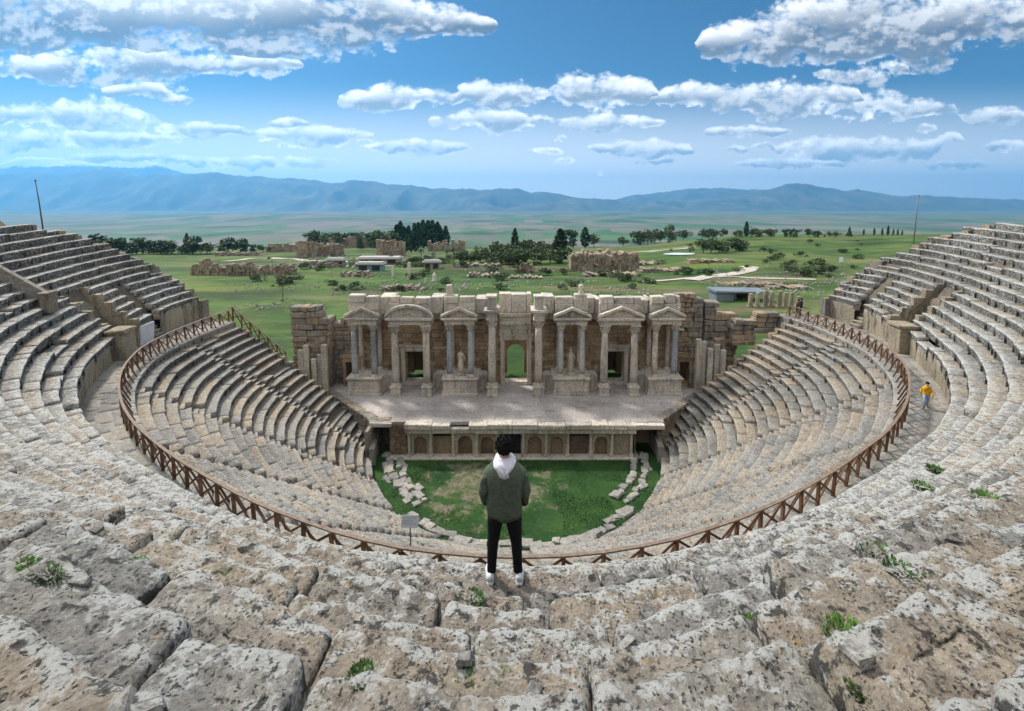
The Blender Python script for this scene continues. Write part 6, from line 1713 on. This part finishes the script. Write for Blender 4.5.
for deck in DECKS:
    ec = float(np.mean([skypt(x, y)[1] for x, y, _, _ in deck]))
    cl = sorted([(*skypt(x, y), hw / 480 * 1.05, hh / 480 * 1.05) for x, y, hw, hh in deck])
    xs_ = np.linspace(-1.3, 1.3, 1041); hh_ = np.full(1041, .0); oo_ = np.full(1041, np.nan)
    for a, e, hw, hh in cl:
        t = 1 - ((xs_ - a) / hw) ** 2; v_ = hh * np.sqrt(np.clip(t, 0, 1)); up_ = v_ > hh_; hh_ = np.maximum(hh_, v_); oo_[up_] = (e - ec)
    okk = ~np.isnan(oo_); oo_ = np.interp(xs_, xs_[okk], oo_[okk])
    stops = []
    for a, e, hw, hh in cl:
        for q in (-1.02, -.93, 0, .93, 1.02): stops.append(a + q * hw)
    stops = sorted(set(np.clip(np.round(stops, 3), -1.3, 1.3)))
    while len(stops) > 30:
        g = np.diff(stops); k = int(np.argmin(g)); stops.pop(k + 1 if k < len(stops) - 2 else k)
    nd = wn('ShaderNodeValToRGB'); nd.color_ramp.interpolation = 'LINEAR'; el = nd.color_ramp.elements
    while len(el) < len(stops): el.new(.5)
    for q, p in zip(el, stops):
        q.position = (p / 2.6) + .5
        q.color = (float(np.interp(p, xs_, hh_)) / HS, float(np.interp(p, xs_, oo_)) / .2 + .5, 0, 1)
    nt.links.new(Ax, nd.inputs[0])
    sc_ = wn('ShaderNodeSeparateColor'); nt.links.new(nd.outputs[0], sc_.inputs[0])
    hgt = wm('MULTIPLY_ADD', sc_.outputs[0], HS, .0006)
    de = wm('SUBTRACT', Ew, wm('MULTIPLY_ADD', sc_.outputs[1], .2, ec - .1))
    v = wm('DIVIDE', de, hgt)
    v = wm('MAXIMUM', v, wm('MULTIPLY', v, -1.25))          # flatter undersides
    vsg = wm('DIVIDE', de, hgt)
    f = wm('SUBTRACT', wss(hgt, .004, .012, -2.2, 1.0), wm('MULTIPLY', v, v))
    if best is None: best, vloc = f, vsg
    else:
        isb = wm('GREATER_THAN', f, best); vloc = wm('ADD', vloc, wm('MULTIPLY', isb, wm('SUBTRACT', vsg, vloc))); best = wm('MAXIMUM', best, f)
best = wm('MAXIMUM', best, -1.6)
# bright unseen cloud added overhead and behind the photographer as fill light
cov = wnoise(tc.outputs['Generated'], 2.6, 5, .6)
over = wm('MULTIPLY', wss(E_, .62, .95), 1.0)
back = wss(sp.outputs[1], .12, -.12)
ob = wm('MAXIMUM', over, back)
amp = wss(E_, .22, .42, 4.4, 2.6)
obv = wm('MULTIPLY', ob, wm('ADD', wm('MULTIPLY', cov, 3.0), FILL_CLOUD))
soft = wm('ADD', wm('ADD', wm('MULTIPLY', best, 1.0), wm('MULTIPLY', wm('SUBTRACT', nS, .48), amp)), obv)      # broad masses only
D = wm('ADD', soft, wm('MULTIPLY', wm('SUBTRACT', n1, nS), wss(E_, .15, .4, 4.4, 3.4)))
D = wm('ADD', D, wm('MULTIPLY', wm('SUBTRACT', .40, vor.outputs['Distance']), .65))
alpha = wm('MULTIPLY', wss(D, -.14, .72), wss(sp.outputs[2], .0, .03))
lit = wss(wm('SUBTRACT', nA, n2), -.03, .13)
thick = wss(wm('ADD', wm('ADD', wm('MULTIPLY', soft, .75), wm('MULTIPLY', D, .25)), wm('MULTIPLY', wss(E_, .25, .42), .22)), -.02, .80)
under_ = wss(vloc, .75, -.25, .35, 1.0)                      # tops catch the light, undersides stay grey
shade = wm('MULTIPLY', wm('MULTIPLY', thick, under_), wm('SUBTRACT', 1.0, wm('MULTIPLY', lit, .28)), clamp=True)
shade = wm('MULTIPLY', shade, wm('SUBTRACT', 1.0, wm('MULTIPLY', ob, .8)))
hz = wss(E_, .42, .05)
grey = wmix(hz, CLOUD_DARK, CLOUD_FARDARK)
ccol = wmix(shade, CLOUD_WHITE, grey)
ccol = wmix(wm('MULTIPLY', ob, .85), ccol, (11.0, 10.7, 10.2))  # added cloud brightened to fill the shaded stage front
skyc = wmix(1.0, sky.outputs[0], SKY_TINT, 'MULTIPLY')
veil = wm('MULTIPLY', wss(E_, .26, .02), .72)
skyc = wmix(veil, skyc, SKY_VEIL)
nt.links.new(wmix(alpha, skyc, ccol), bg.inputs['Color'])

cd = bpy.data.cameras.new('Camera'); co = bpy.data.objects.new('camera', cd); COL.objects.link(co)
co.location = CAM; co.rotation_euler = (rad(83), 0, 0)
cd.sensor_width = 36; cd.sensor_fit = 'HORIZONTAL'; cd.lens = 36 * 480 / 1024; cd.shift_y = -92.6 / 1024
cd.clip_start = .05; cd.clip_end = 120000
SC.camera = co
SC.view_settings.view_transform = 'Standard'; SC.view_settings.look = 'None'; SC.view_settings.exposure = 1.2; SC.view_settings.gamma = 1; SC.view_settings.use_curve_mapping = False
SC.cycles.use_denoising = True
SC.cycles.max_bounces = 6; SC.cycles.diffuse_bounces = 3; SC.cycles.glossy_bounces = 2; SC.cycles.volume_bounces = 1; SC.cycles.transparent_max_bounces = 8
SC.cycles.caustics_reflective = False; SC.cycles.caustics_refractive = False
